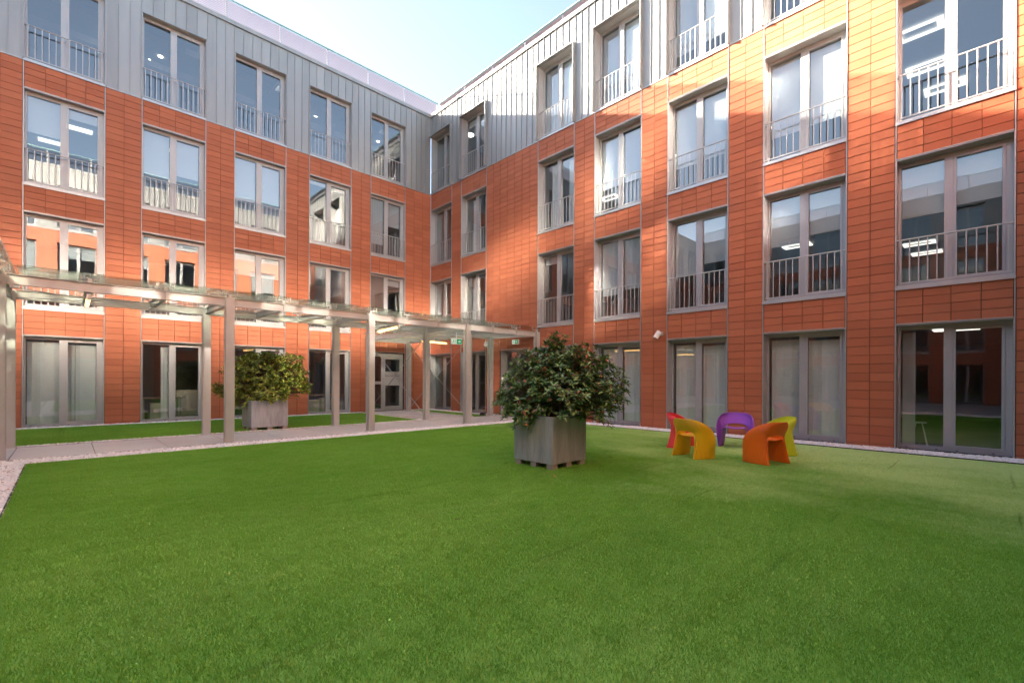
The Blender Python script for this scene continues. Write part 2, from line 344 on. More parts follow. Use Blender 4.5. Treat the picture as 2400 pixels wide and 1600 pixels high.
def turf(name, label, rects, cell=0.25):
    m = MB(); hs = []
    for (x0, x1, y0, y1) in rects:
        nx, ny = max(1, round((x1-x0)/cell)), max(1, round((y1-y0)/cell))
        for i in range(nx):
            for j in range(ny):
                a, b, c_, d = x0+(x1-x0)*i/nx, x0+(x1-x0)*(i+1)/nx, y0+(y1-y0)*j/ny, y0+(y1-y0)*(j+1)/ny
                m.quad([(a, c_, 0), (b, c_, 0), (b, d, 0), (a, d, 0)])
                X, Y = (a+b)/2, (c_+d)/2
                wornness = min(1, max(0, (X+5.4)/3.4))*min(1, max(0, (-13.2-Y)/2.6))
                hs.append((1.0-0.68*wornness)*rnd.uniform(0.88, 1.1))
    o = m.build(name, TURF); me = o.data
    at = me.attributes.new('pile', 'FLOAT', 'FACE'); at.data.foreach_set('value', hs)
    ng = bpy.data.node_groups.new(name+'_nodes', 'GeometryNodeTree')
    ng.interface.new_socket('Geometry', in_out='INPUT', socket_type='NodeSocketGeometry')
    ng.interface.new_socket('Geometry', in_out='OUTPUT', socket_type='NodeSocketGeometry')
    N = ng.nodes.new; L = ng.links.new
    gi, go = N('NodeGroupInput'), N('NodeGroupOutput')
    gr = N('GeometryNodeMeshGrid'); gr.inputs[0].default_value = cell; gr.inputs[1].default_value = cell; gr.inputs[2].default_value = 2; gr.inputs[3].default_value = 2
    dp = N('GeometryNodeDistributePointsOnFaces'); dp.inputs['Density'].default_value = 22000
    bl = N('GeometryNodeMeshGrid'); bl.inputs[0].default_value = 0.0027; bl.inputs[1].default_value = 0.018; bl.inputs[2].default_value = 2; bl.inputs[3].default_value = 3
    tf = N('GeometryNodeTransform'); tf.inputs['Translation'].default_value = (0, 0, 0.0085); tf.inputs['Rotation'].default_value = (R(90), 0, 0)
    sm = N('GeometryNodeSetMaterial'); sm.inputs['Material'].default_value = BLADE
    rv = N('FunctionNodeRandomValue'); rv.data_type = 'FLOAT_VECTOR'; rv.inputs[0].default_value = (-0.85, -0.6, 0); rv.inputs[1].default_value = (0.85, 0.6, 6.283)
    sv = N('FunctionNodeRandomValue'); sv.data_type = 'FLOAT'; sv.inputs[2].default_value = 0.6; sv.inputs[3].default_value = 1.15; sv.inputs['Seed'].default_value = 3
    ip = N('GeometryNodeInstanceOnPoints'); rl = N('GeometryNodeRealizeInstances')
    L(gr.outputs['Mesh'], dp.inputs['Mesh']); L(dp.outputs['Points'], ip.inputs['Points'])
    L(bl.outputs['Mesh'], tf.inputs['Geometry']); L(tf.outputs[0], sm.inputs[0]); L(sm.outputs[0], ip.inputs['Instance'])
    L(rv.outputs[0], ip.inputs['Rotation']); L(sv.outputs[1], ip.inputs['Scale']); L(ip.outputs[0], rl.inputs[0])
    mp = N('GeometryNodeMeshToPoints'); mp.mode = 'FACES'
    na = N('GeometryNodeInputNamedAttribute'); na.data_type = 'FLOAT'; na.inputs['Name'].default_value = 'pile'
    cx = N('ShaderNodeCombineXYZ'); cx.inputs[0].default_value = 1; cx.inputs[1].default_value = 1
    L(na.outputs['Attribute'], cx.inputs[2])
    ri = N('FunctionNodeRandomValue'); ri.data_type = 'INT'; ri.inputs[4].default_value = 0; ri.inputs[5].default_value = 3
    mu = N('ShaderNodeMath'); mu.operation = 'MULTIPLY'; mu.inputs[1].default_value = math.pi/2; L(ri.outputs[2], mu.inputs[0])
    cr = N('ShaderNodeCombineXYZ'); L(mu.outputs[0], cr.inputs[2])
    i2 = N('GeometryNodeInstanceOnPoints'); jn = N('GeometryNodeJoinGeometry')
    L(gi.outputs[0], mp.inputs['Mesh']); L(mp.outputs[0], i2.inputs['Points']); L(rl.outputs[0], i2.inputs['Instance'])
    L(cr.outputs[0], i2.inputs['Rotation']); L(cx.outputs[0], i2.inputs['Scale'])
    L(gi.outputs[0], jn.inputs[0]); L(i2.outputs[0], jn.inputs[0]); L(jn.outputs[0], go.inputs[0])
    md = o.modifiers.new('pile', 'NODES'); md.node_group = ng
    return tag(o, label, 'artificial turf', kind='stuff')
turf('artificial_turf', 'wide green carpet of artificial grass filling the courtyard in the foreground', [(-12.95, -0.82, -19.3, -7.76)])
turf('artificial_turf', 'narrow band of artificial grass between the canopy path and the left wing', [(-13.9, -3.72, -4.85, -0.48)])
turf('artificial_turf', 'small green corner of artificial grass right of the entrance path', [(-1.35, -0.56, -4.98, -0.52)])

# ---------------------------------------------------------------- facades
ROW = 0.1909
ZB = 10.208                                             # top of the terracotta = bottom of the zinc storey
SILL = {1: 3.338, 2: 6.776, 3: 10.208}
LINT = {0: 2.574, 1: 6.006, 2: 9.4226, 3: 12.90}
COP0, COP1 = 13.87, 14.0
def window(wing, s0, s1, z0, z1, rec, alu, bl=(0, 0), vert=(0, 0), glass=GLASS, detail=True):
    """frame mesh as the part 'window', panes, blinds, sill as its children. viewer's left is the s1 side"""
    m = MB(); b0, b1 = -rec-0.07, -rec
    W = s1-s0
    m.box(s0+0.10, s1-0.05, b0, b1, z1-0.09, z1); m.box(s0+0.10, s1-0.05, b0, b1, z0, z0+0.08)
    m.box(s1-0.05, s1, b0, b1, z0, z1); m.box(s0, s0+0.10, b0, b1, z0, z1)
    mid = s0+0.10+(W-0.15)*0.475
    m.box(mid, mid+0.13, b0, b1+0.012, z0+0.08, z1-0.09)
    # sash of the opening light (viewer's right), a few mm proud
    a0, a1, c0, c1 = s0+0.102, mid-0.002, z0+0.082, z1-0.092
    sw = 0.045; pb0, pb1 = b0+0.02, b1+0.010
    m.box(a0, a0+sw, pb0, pb1, c0, c1); m.box(a1-sw, a1, pb0, pb1, c0, c1); m.box(a0+sw, a1-sw, pb0, pb1, c1-sw, c1); m.box(a0+sw, a1-sw, pb0, pb1, c0, c0+sw)
    # reveal boards
    m.box(s1-0.004, s1+0.012, -rec+0.001, 0.004, z0, z1); m.box(s0-0.012, s0+0.004, -rec+0.001, 0.004, z0, z1)
    m.box(s0+0.004, s1-0.004, -rec+0.001, 0.006, z1-0.012, z1+0.012)
    wo_ = m.build('window', alu, wing)
    if detail:
        dm = MB()
        for fx in (0.14, 0.44, 0.62, 0.9): dm.box(s0+W*fx, s0+W*fx+0.035, b1+0.0005, b1+0.004, z0+0.022, z0+0.036)
        dm.build('drain_cap', BLACK, wo_)
    dg = b0+0.03
    for k, (p0, p1) in enumerate(((mid+0.13, s1-0.05), (a0+sw, a1-sw))):
        q0, q1 = (z0+0.08, z1-0.09) if k == 0 else (c0+sw, c1-sw)
        MB().quad([(p1, dg, q0), (p0, dg, q0), (p0, dg, q1), (p1, dg, q1)]).build('pane', glass, wo_)
        if bl[k] > 0:
            zz = q1-(q1-q0)*bl[k]
            MB().box(p0+0.005, p1-0.005, dg-0.085, dg-0.080, zz, q1).box(p0+0.005, p1-0.005, dg-0.09, dg-0.075, zz-0.025, zz).build('blind', BLIND, wo_)
        if vert[k]:
            vb = MB(); x = p0-0.02
            lim = p0+(p1-p0)*vert[k] if vert[k] > 0 else 0
            while x < p1+0.03:
                if vert[k] > 0 and x > lim: break
                xx = x if vert[k] > 0 else x
                a = R(rnd.uniform(10, 42)); hw = 0.052
                vb.quad([(xx-hw*math.cos(a), dg-0.14-hw*math.sin(a), q0-0.03), (xx+hw*math.cos(a), dg-0.14+hw*math.sin(a), q0-0.03),
                         (xx+hw*math.cos(a), dg-0.14+hw*math.sin(a), q1-0.06), (xx-hw*math.cos(a), dg-0.14-hw*math.sin(a), q1-0.06)])
                x += 0.089
            vb.build('vertical_blind', VBLIND, wo_)
    return wo_
def sill(wing, s0, s1, z, parent=None):
    m = MB().box(s0-0.01, s1+0.01, -0.25, 0.035, z, z+0.022).box(s0-0.01, s1+0.01, 0.028, 0.035, z-0.04, z-0.0005)
    m.box(s0+0.0, s1-0.0, -0.25, -0.02, z+0.0225, z+0.055)
    return m.build('window_sill', TRIM, wing)
def railing(wing, s0, s1, z, joined=False):
    d = -0.03; W = s1-s0; n = 12
    m = MB().tube([(s0+0.005, d, z+1.0), (s1-0.005, d, z+1.0)], 0.017, 8)
    for x in (s0+0.012, s1-0.012): m.box(x-0.012, x+0.012, d-0.10, d+0.012, z+0.985, z+1.012)
    if joined:
        for i in range(n): x = s0+W*(i+0.5)/n; m.box(x-0.009, x+0.009, d-0.006, d+0.006, z+0.12, z+0.985)
    o = m.build('balcony_railing', RAILM, wing)
    if not joined:
        MB().box(s0+0.03, s1-0.03, d-0.008, d+0.008, z+0.095, z+0.12).build('bottom_rail', RAILM, o)
        me = cached('baluster', lambda: MB().box(-0.010, 0.010, -0.006, 0.006, 0.12, 0.985).mesh('baluster', RAILM))
        for i in range(n): obj('baluster', me, o, (s0+W*(i+0.5)/n, d, z))
    return o
def tiles(wing, name, spots, limit=300):
    """spots: (s centre, z centre, width, height). The nearest ones in view become parts, the rest one part"""
    mw = Matrix.Translation(wing.location) @ wing.rotation_euler.to_matrix().to_4x4()
    sc = []
    for sp in spots:
        p = to_px(mw @ Vector((sp[0], 0, sp[1])))
        ok = p is not None and -40 < p[0] < 2440 and -30 < p[1] < 1640
        sc.append((-(sp[2]*sp[3])/p[2]**2 if ok else 1, sp))
    sc.sort(key=lambda q: q[0])
    rest = MB()
    for i, (q, sp) in enumerate(sc):
        wd, h = round(sp[2], 3), round(sp[3], 3); th = 0.03; dy = rnd.uniform(-0.0025, 0.0025)
        if i < limit and q < 0:
            me = cached((name, wd, h), lambda: bevel_tile(wd, h, th).mesh(name, TERRA))
            o = obj(name, me, wing, (sp[0], dy, sp[1])); o.rotation_euler = (rnd.uniform(-1, 1)*0.003, 0, rnd.uniform(-1, 1)*0.002)
        else:
            t = bevel_tile(wd, h, th); n = len(rest.v)
            ry, rx = rnd.uniform(-1, 1)*0.002, rnd.uniform(-1, 1)*0.003
            rest.v += [(v[0]+sp[0], v[1]+dy+v[0]*ry+v[2]*rx, v[2]+sp[1]) for v in t.v]
            rest.f += [tuple(n+k for k in f) for f in t.f]; rest.m += t.m
    if rest.v: tag(rest.build(name+'_field', TERRA, wing), kind='stuff')
def pier_spots(s0, s1, ncol, zlo=-0.03, ztop=ZB-0.03):
    out = []; gp = 0.008; cw = (s1-s0)/ncol; z = ztop
    while z > zlo+0.02:
        zb = max(zlo, z-ROW)
        for c in range(ncol): out.append((s0+cw*(c+0.5), (z+zb)/2, cw-gp, z-zb-gp))
        z = zb
    return out
def spandrel_spots(s0, s1, l, s, ncol=4):
    out = []; gp = 0.008; zt = s-0.03; rows = round((zt-l-0.03)/ROW); rh = (zt-l-0.02)/rows; cw = (s1-s0)/ncol
    for r_ in range(rows):
        for c in range(ncol): out.append((s0+cw*(c+0.5), zt-rh*(r_+0.5), cw-gp, rh-gp))
    return out
def zinc_panels(wing, spans):                            # (s0, s1, z0, z1)
    for (s0, s1, z0, z1) in spans:
        n = max(1, round((s1-s0)/0.2855)); pw = (s1-s0)/n
        me = cached(('zinc', round(pw, 3), round(z1-z0, 3)), lambda: MB().box(0.001, pw-0.013, -0.03, 0, 0, z1-z0).box(pw-0.013, pw-0.001, -0.03, 0.028, 0, z1-z0).mesh('zinc_panel', ZINC))
        for i in range(n):
            o = obj('zinc_panel', me, wing, (s0+pw*i, rnd.uniform(-0.002, 0.002), z0)); o.rotation_euler = (0, 0, rnd.uniform(-1, 1)*0.004)
def wall_backing(wing, wins, sa, sb, rec):
    """dark wall behind the tiles with a hole for each opening: wins = {floor: [(s0, s1, z0, z1)]}"""
    m = MB(); th = -rec-0.09
    cuts = sorted(set([sa, sb]+[q for ws in wins.values() for w_ in ws for q in w_[:2] if sa < q < sb]))
    for a, b in zip(cuts, cuts[1:]):
        if b-a < 0.002: continue
        c = (a+b)/2
        hol = sorted((w_[2], w_[3]) for ws in wins.values() for w_ in ws if w_[0] < c < w_[1])
        z = -0.06
        for (h0, h1) in hol:
            if h0 > z+0.002: m.box(a, b, th, -0.032, z, h0)
            z = h1
        if z < COP0: m.box(a, b, th, -0.032, z, COP0)
    return m.build('wall', DARK, wing)
def storeys(wing, sa, sb, depth=5.5, d0=-0.40):
    m = MB(); c = MB(); f = MB()
    for (z0, z1) in ((2.72, 3.28), (6.15, 6.72), (9.56, 10.15), (13.3, 13.95)):
        m.box(sa, sb, -depth, d0, z0+0.02, z1-0.02); c.box(sa+0.01, sb-0.01, -depth+0.01, d0-0.01, z0, z0+0.018); f.box(sa+0.01, sb-0.01, -depth+0.01, d0-0.01, z1-0.018, z1)
    f.box(sa+0.01, sb-0.01, -depth+0.01, d0-0.01, -0.04, 0.0)
    m.box(sa, sb, -depth-0.15, -depth-0.01, -0.06, 13.9); m.box(sa-0.12, sa-0.002, -depth-0.15, d0, -0.06, 13.9); m.box(sb+0.002, sb+0.12, -depth-0.15, d0, -0.06, 13.9)
    m.build('floor_slab', INT, wing); c.build('ceiling', CEIL, wing); f.build('floor_covering', CARP, wing)
def coping(wing, sa, sb):
    MB().box(sa, sb, -0.9, 0.055, COP0+0.03, COP1).box(sa, sb, 0.03, 0.055, COP0-0.02, COP0+0.0295).build('coping', ZINC, wing)
    MB().box(sa, sb, -0.08, 0.018, ZB-0.028, ZB-0.004).build('zinc_base_flashing', TRIM, wing)

# ---- left wing (faces -Y): local s = -X
LW = empty('office_wing', 'shaded terracotta and zinc office wing on the left, rising behind the glass canopy', 'building', (0, 0, 0), math.pi)
lw = [(1.376, 3.066), (3.952, 5.652), (6.527, 8.237), (9.102, 10.806), (11.68, 13.376)]
LREC = 0.17; LEND = 14.245
wins = {0: [(a, b, -0.02, LINT[0]) for a, b in lw]}
for f in (1, 2, 3): wins[f] = [(a, b, SILL[f]-0.03, LINT[f]) for a, b in lw]
wall_backing(LW, wins, 0.0, LEND, LREC)
storeys(LW, 0.02, LEND-0.02)
spots = pier_spots(0.012, 1.362, 3)
for a, b in zip([q[1] for q in lw], [q[0] for q in lw[1:]]+[LEND]): spots += pier_spots(a+0.014, b-0.014, 2)
tiles(LW, 'pier_tile', spots)
spots = []
for f in (1, 2, 3):
    for a, b in lw: spots += spandrel_spots(a+0.014, b-0.014, LINT[f-1], SILL[f])
tiles(LW, 'spandrel_tile', spots)
zs = [(0.03, 1.345, ZB, COP0)]
for a, b in zip([q[1] for q in lw], [q[0] for q in lw[1:]]+[LEND]): zs.append((a+0.03, b-0.03, ZB, COP0))
for a, b in lw: zs.append((a-0.03, b+0.03, LINT[3]+0.03, COP0))
zinc_panels(LW, zs)
LBL = {(3, i): (0, 0) for i in range(5)}
LBL.update({(2, 0): (0.80, 0.42), (2, 1): (0.05, 0.05), (2, 2): (0.60, 0.55), (2, 3): (0.55, 0.48), (2, 4): (0.40, 0.10),
            (1, 0): (0, 0.1), (1, 1): (0.0, 0.0), (1, 2): (0.3, 0.3), (1, 3): (0, 0), (1, 4): (0.0, 0.0)})
for i, (a, b) in enumerate(lw):
    for f in (1, 2, 3):
        window(LW, a+0.012, b-0.012, SILL[f]+0.055, LINT[f], LREC, ALU, LBL[(f, i)], detail=False)
        sill(LW, a, b, SILL[f]); railing(LW, a+0.012, b-0.012, SILL[f])
    if i > 0: window(LW, a+0.012, b-0.012, 0.0, LINT[0], LREC, ALU, vert=((1, 1) if i == 4 else (0.0, 0.35) if i == 2 else (0.25 if i == 3 else 0, 0)))
    for q in (a, b):
        MB().box(q-0.008, q+0.008, -0.03, 0.014, 0.0 if q != 1.376 else 0.0, ZB-0.03).build('edge_trim', TRIM, LW)
    MB().box(a-0.03, b+0.03, -0.03, 0.05, LINT[3], LINT[3]+0.03).box(a-0.03, a, -0.03, 0.05, ZB, LINT[3]-0.001).box(b, b+0.03, -0.03, 0.05, ZB, LINT[3]-0.001).build('window_surround', ZINC, LW)
    for f in (0, 1, 2): MB().box(a+0.013, b-0.013, -0.03, 0.02, LINT[f]+0.0125, LINT[f]+0.028).build('lintel_trim', TRIM, LW)
coping(LW, -0.0, 29.0)
# entrance door in the first opening from the corner
def door():
    a, b = 1.388, 3.054; d0, d1 = -0.20, -0.13
    fr = MB().box(a, b, d0, d1, 2.40, 2.56).box(a, a+0.06, d0, d1, 0, 2.4).box(b-0.06, b, d0, d1, 0, 2.4).box(2.385, 2.47, d0, d1, 0, 2.4)
    fr.box(2.47, b-0.06, d0, d1, 0.0, 0.10).box(2.47, b-0.06, d0, d1, 1.18, 1.30).build('door_frame', ALU, LW)
    sg = MB().box(2.47, b-0.06, d0+0.03, d0+0.04, 0.10, 1.18).box(2.47, b-0.06, d0+0.03, d0+0.04, 1.30, 2.40).build('sidelight_pane', GLASS, LW)
    L_, R_ = 2.383, a+0.062                              # leaf spans s in R_..L_
    lf = MB(); e0, e1 = d0+0.005, d1+0.02
    lf.box(L_-0.10, L_, e0, e1, 0.01, 2.395).box(R_, R_+0.12, e0, e1, 0.01, 2.395)
    lf.box(R_+0.12, L_-0.10, e0, e1, 2.29, 2.395).box(R_+0.12, L_-0.10, e0, e1, 0.01, 0.20).box(R_+0.12, L_-0.10, e0, e1, 1.12, 1.19)
    lf.box(R_+0.12, L_-0.10, e0, e1, 1.64, 1.74).box(R_+0.12, L_-0.10, e0+0.01, e1-0.008, 1.19, 1.64)
    leaf = lf.build('door', ALU, LW)
    MB().box(R_+0.12, L_-0.10, e0+0.03, e0+0.04, 0.20, 1.12).box(R_+0.12, L_-0.10, e0+0.03, e0+0.04, 1.74, 2.29).build('door_pane', GLASS, leaf)
    MB().tube([(L_-0.05, e1, 1.05), (L_-0.05, e1+0.05, 1.05), (L_-0.16, e1+0.05, 1.05)], 0.011, 8).box(L_-0.07, L_-0.03, e1, e1+0.008, 0.93, 1.12).build('door_handle', TRIM, leaf)
    for z in (2.02, 1.72, 0.42): MB().box(R_+0.015, R_+0.045, e1, e1+0.035, z, z+0.12).build('hinge', TRIM, leaf)
    cu = bpy.data.curves.new('notice', 'FONT'); cu.body = 'Please close this door'; cu.size = 0.092; cu.align_x = 'CENTER'; cu.extrude = 0.0006; cu.shear = 0.25
    tmp = bpy.data.objects.new('notice', cu); C.objects.link(tmp)
    bpy.context.view_layer.update()
    me = bpy.data.meshes.new_from_object(tmp.evaluated_get(bpy.context.evaluated_depsgraph_get()))
    bpy.data.objects.remove(tmp)
    me.materials.clear(); me.materials.append(BLACK)
    o = obj('notice_lettering', me, leaf, ((L_-0.10+R_+0.12)/2, e1-0.0065, 1.53)); o.rotation_euler = (R(90), 0, R(180))
door()
# ceiling lights of the top floor and lit panels below
dl = cached('downlight', lambda: MB().tube([(0, 0, 0), (0, 0, 0.02)], 0.07, 12).mesh('downlight', LAMP))
for i, (a, b) in enumerate(lw):
    for k in range(5):
        obj('ceiling_downlight', dl, LW, (a+rnd.uniform(-0.2, 1.9), -0.8-rnd.uniform(0.1, 3.6), 13.275))
for a, dd in ((11.9, -2.2), (12.6, -4.0), (9.3, -1.8), (10.2, -3.1), (7.2, -2.8), (5.0, -2.2)):
    MB().box(a, a+0.62, dd-0.15, dd+0.15, 9.53, 9.555).build('ceiling_light', RING, LW)
cb = MB()
for k in range(9): cb.box(0.5+k*1.5, 0.62+k*1.5, -5.4, -0.5, 13.0, 13.298)
for dd in (-1.9, -3.6): cb.box(0.05, LEND-0.1, dd-0.35, dd+0.35, 13.06, 13.297)
cb.build('ceiling_beam', CEIL, LW)

# ---- right wing (faces -X): local s = Y
RW = empty('office_wing', 'terracotta and zinc office wing on the right with its upper storeys catching the sun', 'building', (0, 0, 0), math.pi/2)
rw = [(-1.684, -0.03), (-4.076, -2.39), (-8.673, -6.991), (-11.237, -9.53), (-13.792, -12.099), (-16.354, -14.651), (-18.899, -17.206)]
RREC = 0.26; RA = -19.5
DOORX = (-6.565, -5.0)
wins = {0: [(a, b, -0.02, LINT[0]) for a, b in rw]+[(DOORX[0], DOORX[1], -0.02, LINT[0])]}
for f in (1, 2, 3): wins[f] = [(a, b, SILL[f]-0.03, LINT[f]) for a, b in rw]
wall_backing(RW, wins, RA, -0.0, RREC)
storeys(RW, RA+0.02, -0.02, 11.0)
spots = [q for q in pier_spots(-6.991+0.014, -4.076-0.014, 7) if not (DOORX[0]-0.05 < q[0] < DOORX[1]+0.05 and q[1] < LINT[0]+0.02)]
spots += pier_spots(-2.39+0.014, -1.684-0.014, 1)
for a, b in ((-9.53, -8.673), (-12.099, -11.237), (-14.651, -13.792), (-17.206, -16.354), (-19.5, -18.899)):
    spots += pier_spots(a+0.014, b-0.014, 2 if a > -19.4 else 1)
tiles(RW, 'pier_tile', spots)
spots = []
for f in (1, 2, 3):
    for a, b in rw: spots += spandrel_spots(a+0.014, b-0.014, LINT[f-1], SILL[f])
tiles(RW, 'spandrel_tile', spots)
zs = []
for a, b in ((-2.39, -1.684), (-6.991, -4.076), (-9.53, -8.673), (-12.099, -11.237), (-14.651, -13.792), (-17.206, -16.354), (-19.5, -18.899)): zs.append((a+0.03, b-0.03, ZB, COP0))
for a, b in rw: zs.append((a-0.03, min(-0.01, b+0.03), LINT[3]+0.03, COP0))
zinc_panels(RW, zs)
# blinds: (viewer's left, right) per storey, from the corner outwards
RBL = {3: [(0, 0), (0.1, 0.1), (1, 1), (1, 1), (0.78, 0.78), (0.6, 0.6), (0, 0)],
       2: [(0, 0), (0, 0), (0, 0), (0.66, 0.66), (0.72, 0.72), (0.74, 0.74), (0, 0)],
       1: [(0, 0), (0, 0), (0.1, 0.0), (0.70, 0.66), (0.60, 0.50), (0.46, 0.40), (0.42, 0.38)]}
for i, (a, b) in enumerate(rw):
    for f in (1, 2, 3):
        window(RW, a+0.012, b-0.012, SILL[f]+0.055, LINT[f], RREC, ALUG if i > 2 and f < 2 else ALU, RBL[f][i], vert=((0.6, 0.6) if (f, i) in ((2, 1), (2, 2), (1, 1)) else (0, 0)), detail=f < 3)
        sill(RW, a, b, SILL[f]); railing(RW, a+0.012, b-0.012, SILL[f])
    window(RW, a+0.012, b-0.012, 0.0, LINT[0], RREC, ALUG if i > 1 else ALU, vert=((1, 1) if 2 <= i <= 5 else (0, 0) if i < 6 else (0, 0)))
    if i == 6:
        vb = MB(); 
        for k in range(5):
            x = b-0.10-k*0.04
            vb.quad([(x-0.02, -0.5, 0.05), (x+0.02, -0.42, 0.05), (x+0.02, -0.42, 2.44), (x-0.02, -0.5, 2.44)])
        vb.build('vertical_blind', VBLIND, RW)
    for q in (a, b):
        MB().box(q-0.008, q+0.008, -0.03, 0.014, 0.0, ZB-0.03).build('edge_trim', TRIM, RW)
    sm_ = MB().box(a-0.03, b+0.025, -0.03, 0.14, LINT[3], LINT[3]+0.03).box(a-0.03, a, -0.03, 0.14, ZB, LINT[3]-0.001)
    if i: sm_.box(b, b+0.03, -0.03, 0.14, ZB, LINT[3]-0.001)
    sm_.build('window_surround', ZINC, RW)
    for f in (0, 1, 2): MB().box(a+0.013, b-0.013, -0.03, 0.02, LINT[f]+0.0125, LINT[f]+0.028).build('lintel_trim', TRIM, RW)
window(RW, DOORX[0]+0.012, DOORX[1]-0.012, 0.0, LINT[0], RREC, ALU)
MB().box(DOORX[0], DOORX[1], -0.03, 0.02, LINT[0]+0.0125, LINT[0]+0.028).build('lintel_trim', TRIM, RW)
coping(RW, RA-0.1, 0.0)
MB().box(-0.028, -0.002, 0.0, 0.02, 0, ZB-0.03).build('corner_trim', TRIM, RW)
ringm = cached('ring', lambda: MB().box(-0.42, 0.42, -0.24, -0.16, 0, 0.03).box(-0.42, 0.42, 0.16, 0.24, 0, 0.03).box(-0.42, -0.30, -0.16, 0.16, 0, 0.03).box(0.30, 0.42, -0.16, 0.16, 0, 0.03).mesh('ring', RING))
for z, ss in ((9.5, ((-17.43, -1.7), (-17.45, -3.46), (-17.7, -4.9), (-14.1, -3.95), (-12.4, -3.35), (-10.6, -3.5), (-8.86, -3.6), (-6.8, -4.9))), (6.1, ((-16.9, -8.48), (-16.97, -10.2), (-13.9, -5.85))), (2.68, ((-18.0, -3.4),))):  # last ring in the middle row is added for a reflection in the glass
    for s_, d_ in ss: obj('ceiling_light', ringm, RW, (s_, d_, z))
ld = cached('round_light', lambda: MB().tube([(0, 0, 0), (0, 0, 0.02)], 0.16, 14).mesh('round_light', LAMP))
for s_, d_ in ((-1.0, -1.6), (-3.2, -1.7), (-3.4, -3.2)): obj('ceiling_downlight', ld, RW, (s_, d_, 13.27))

# ---- the two other sides of the court, seen mirrored in the panes
def simple_tile_mat():
    m, t, b = new_mat('far_terracotta'); tc = nd(t, 'TexCoord').outputs['Object']
    mp = nd(t, 'Mapping'); mp.inputs['Rotation'].default_value = (R(90), 0, 0); t.links.new(tc, mp.inputs[0])
    br = nd(t, 'TexBrick'); br.offset = 0; br.inputs['Scale'].default_value = 1; br.inputs['Brick Width'].default_value = 0.43; br.inputs['Row Height'].default_value = ROW
    br.inputs['Mortar Size'].default_value = 0.006; br.inputs['Color1'].default_value = (0.44, 0.125, 0.055, 1); br.inputs['Color2'].default_value = (0.49, 0.155, 0.07, 1); br.inputs['Mortar'].default_value = (0.1, 0.035, 0.02, 1)
    t.links.new(mp.outputs[0], br.inputs['Vector']); t.links.new(br.outputs[0], b.inputs['Base Color']); b.inputs['Roughness'].default_value = 0.55
    return m
FART = simple_tile_mat()
def simple_wing(root, sa, sb, starts, glass, seed):
    r_ = random.Random(seed); m = MB(); zc = MB(); rec = 0.22; ww = 1.70
    sp = [(s, s+ww) for s in starts]
    cuts = [sa]+[q for s in sp for q in s]+[sb]
    for a, b in zip(cuts[0::2], cuts[1::2]):
        m.box(a, b, -rec-0.1, 0, -0.06, ZB); zc.box(a, b, -rec-0.1, 0, ZB, COP0)
        x = a+0.14
        while x < b: zc.box(x-0.008, x+0.008, 0, 0.028, ZB, COP0); x += 0.2855
    for a, b in sp:
        for f in (1, 2, 3): m.box(a, b, -rec-0.1, -0.002, LINT[f-1], SILL[f])
        zc.box(a, b, -rec-0.1, -0.002, LINT[3], COP0)
        x = a+0.14
        while x < b: zc.box(x-0.008, x+0.008, 0, 0.028, LINT[3], COP0); x += 0.2855
    m.build('tiled_wall', FART, root); zc.build('zinc_wall', ZINC, root)
    storeys(root, sa+0.02, sb-0.02, 3.5, -0.42); coping(root, sa, sb)
    def fm():
        h = 2.57; q = MB()
        q.box(0.0, ww, -rec-0.07, -rec, h-0.09, h).box(0, ww, -rec-0.07, -rec, 0, 0.08).box(0, 0.1, -rec-0.07, -rec, 0.08, h-0.09).box(ww-0.05, ww, -rec-0.07, -rec, 0.08, h-0.09).box(0.83, 0.97, -rec-0.07, -rec+0.01, 0.08, h-0.09)
        return q.mesh('window', ALU)
    fme = cached('far_frame', fm)
    pm_ = lambda gl_: cached(('far_pane', gl_.name), lambda: MB().quad([(0.83, -rec-0.04, 0.08), (0.1, -rec-0.04, 0.08), (0.1, -rec-0.04, 2.48), (0.83, -rec-0.04, 2.48)]).quad([(ww-0.05, -rec-0.04, 0.08), (0.97, -rec-0.04, 0.08), (0.97, -rec-0.04, 2.48), (ww-0.05, -rec-0.04, 2.48)]).mesh('pane', gl_))
    def rm():
        q = MB().box(0, ww, -0.04, -0.01, 0.97, 1.0).box(0, ww, -0.035, -0.02, 0.10, 0.12)
        for i in range(12): x = ww*(i+0.5)/12; q.box(x-0.01, x+0.01, -0.032, -0.02, 0.12, 0.97)
        return q.mesh('balcony_railing', RAILM)
    rme = cached('far_rail', rm)
    for a, b in sp:
        for f in range(4):
            z = SILL[f]+0.055 if f else 0.0
            w_ = obj('window', fme, root, (a, 0, z)); obj('pane', pm_(glass if f == 3 else GLASS), w_)
            if f:
                obj('balcony_railing', rme, root, (a, 0, SILL[f]))
                sill(root, a, b, SILL[f])
            fr = r_.choice((0, 0.3, 0.55, 0.75)) if f in (1, 2) else 0
            if fr: MB().box(0.12, ww-0.07, -rec-0.13, -rec-0.125, 2.48-2.4*fr, 2.48).build('blind', BLIND, w_)
SW = empty('office_wing', 'sunlit terracotta office wing mirrored in the windows of the left wing', 'building', (-29.0, -19.5, 0), 0)
simple_wing(SW, 0.0, 29.0, [29-0.9-1.70-2.577*k for k in range(11)][::-1], GLASSS, 3)
WW = empty('office_wing', 'shaded office wing seen only as a reflection in the windows of the right wing', 'building', (-29.0, 0, 0), -math.pi/2)
simple_wing(WW, 0.0, 19.5, [1.2+2.577*k for k in range(7)], GLASS, 5)
LX = empty('office_wing', 'far end of the terracotta wing left of the first window, outside the frame edge', 'building', (0, 0, 0), math.pi)
simple_wing(LX, LEND+0.005, 29.0, [14.26+2.577*k for k in range(6)][:6] if False else [14.30+0.0+2.4*k for k in range(6)], GLASS, 9)

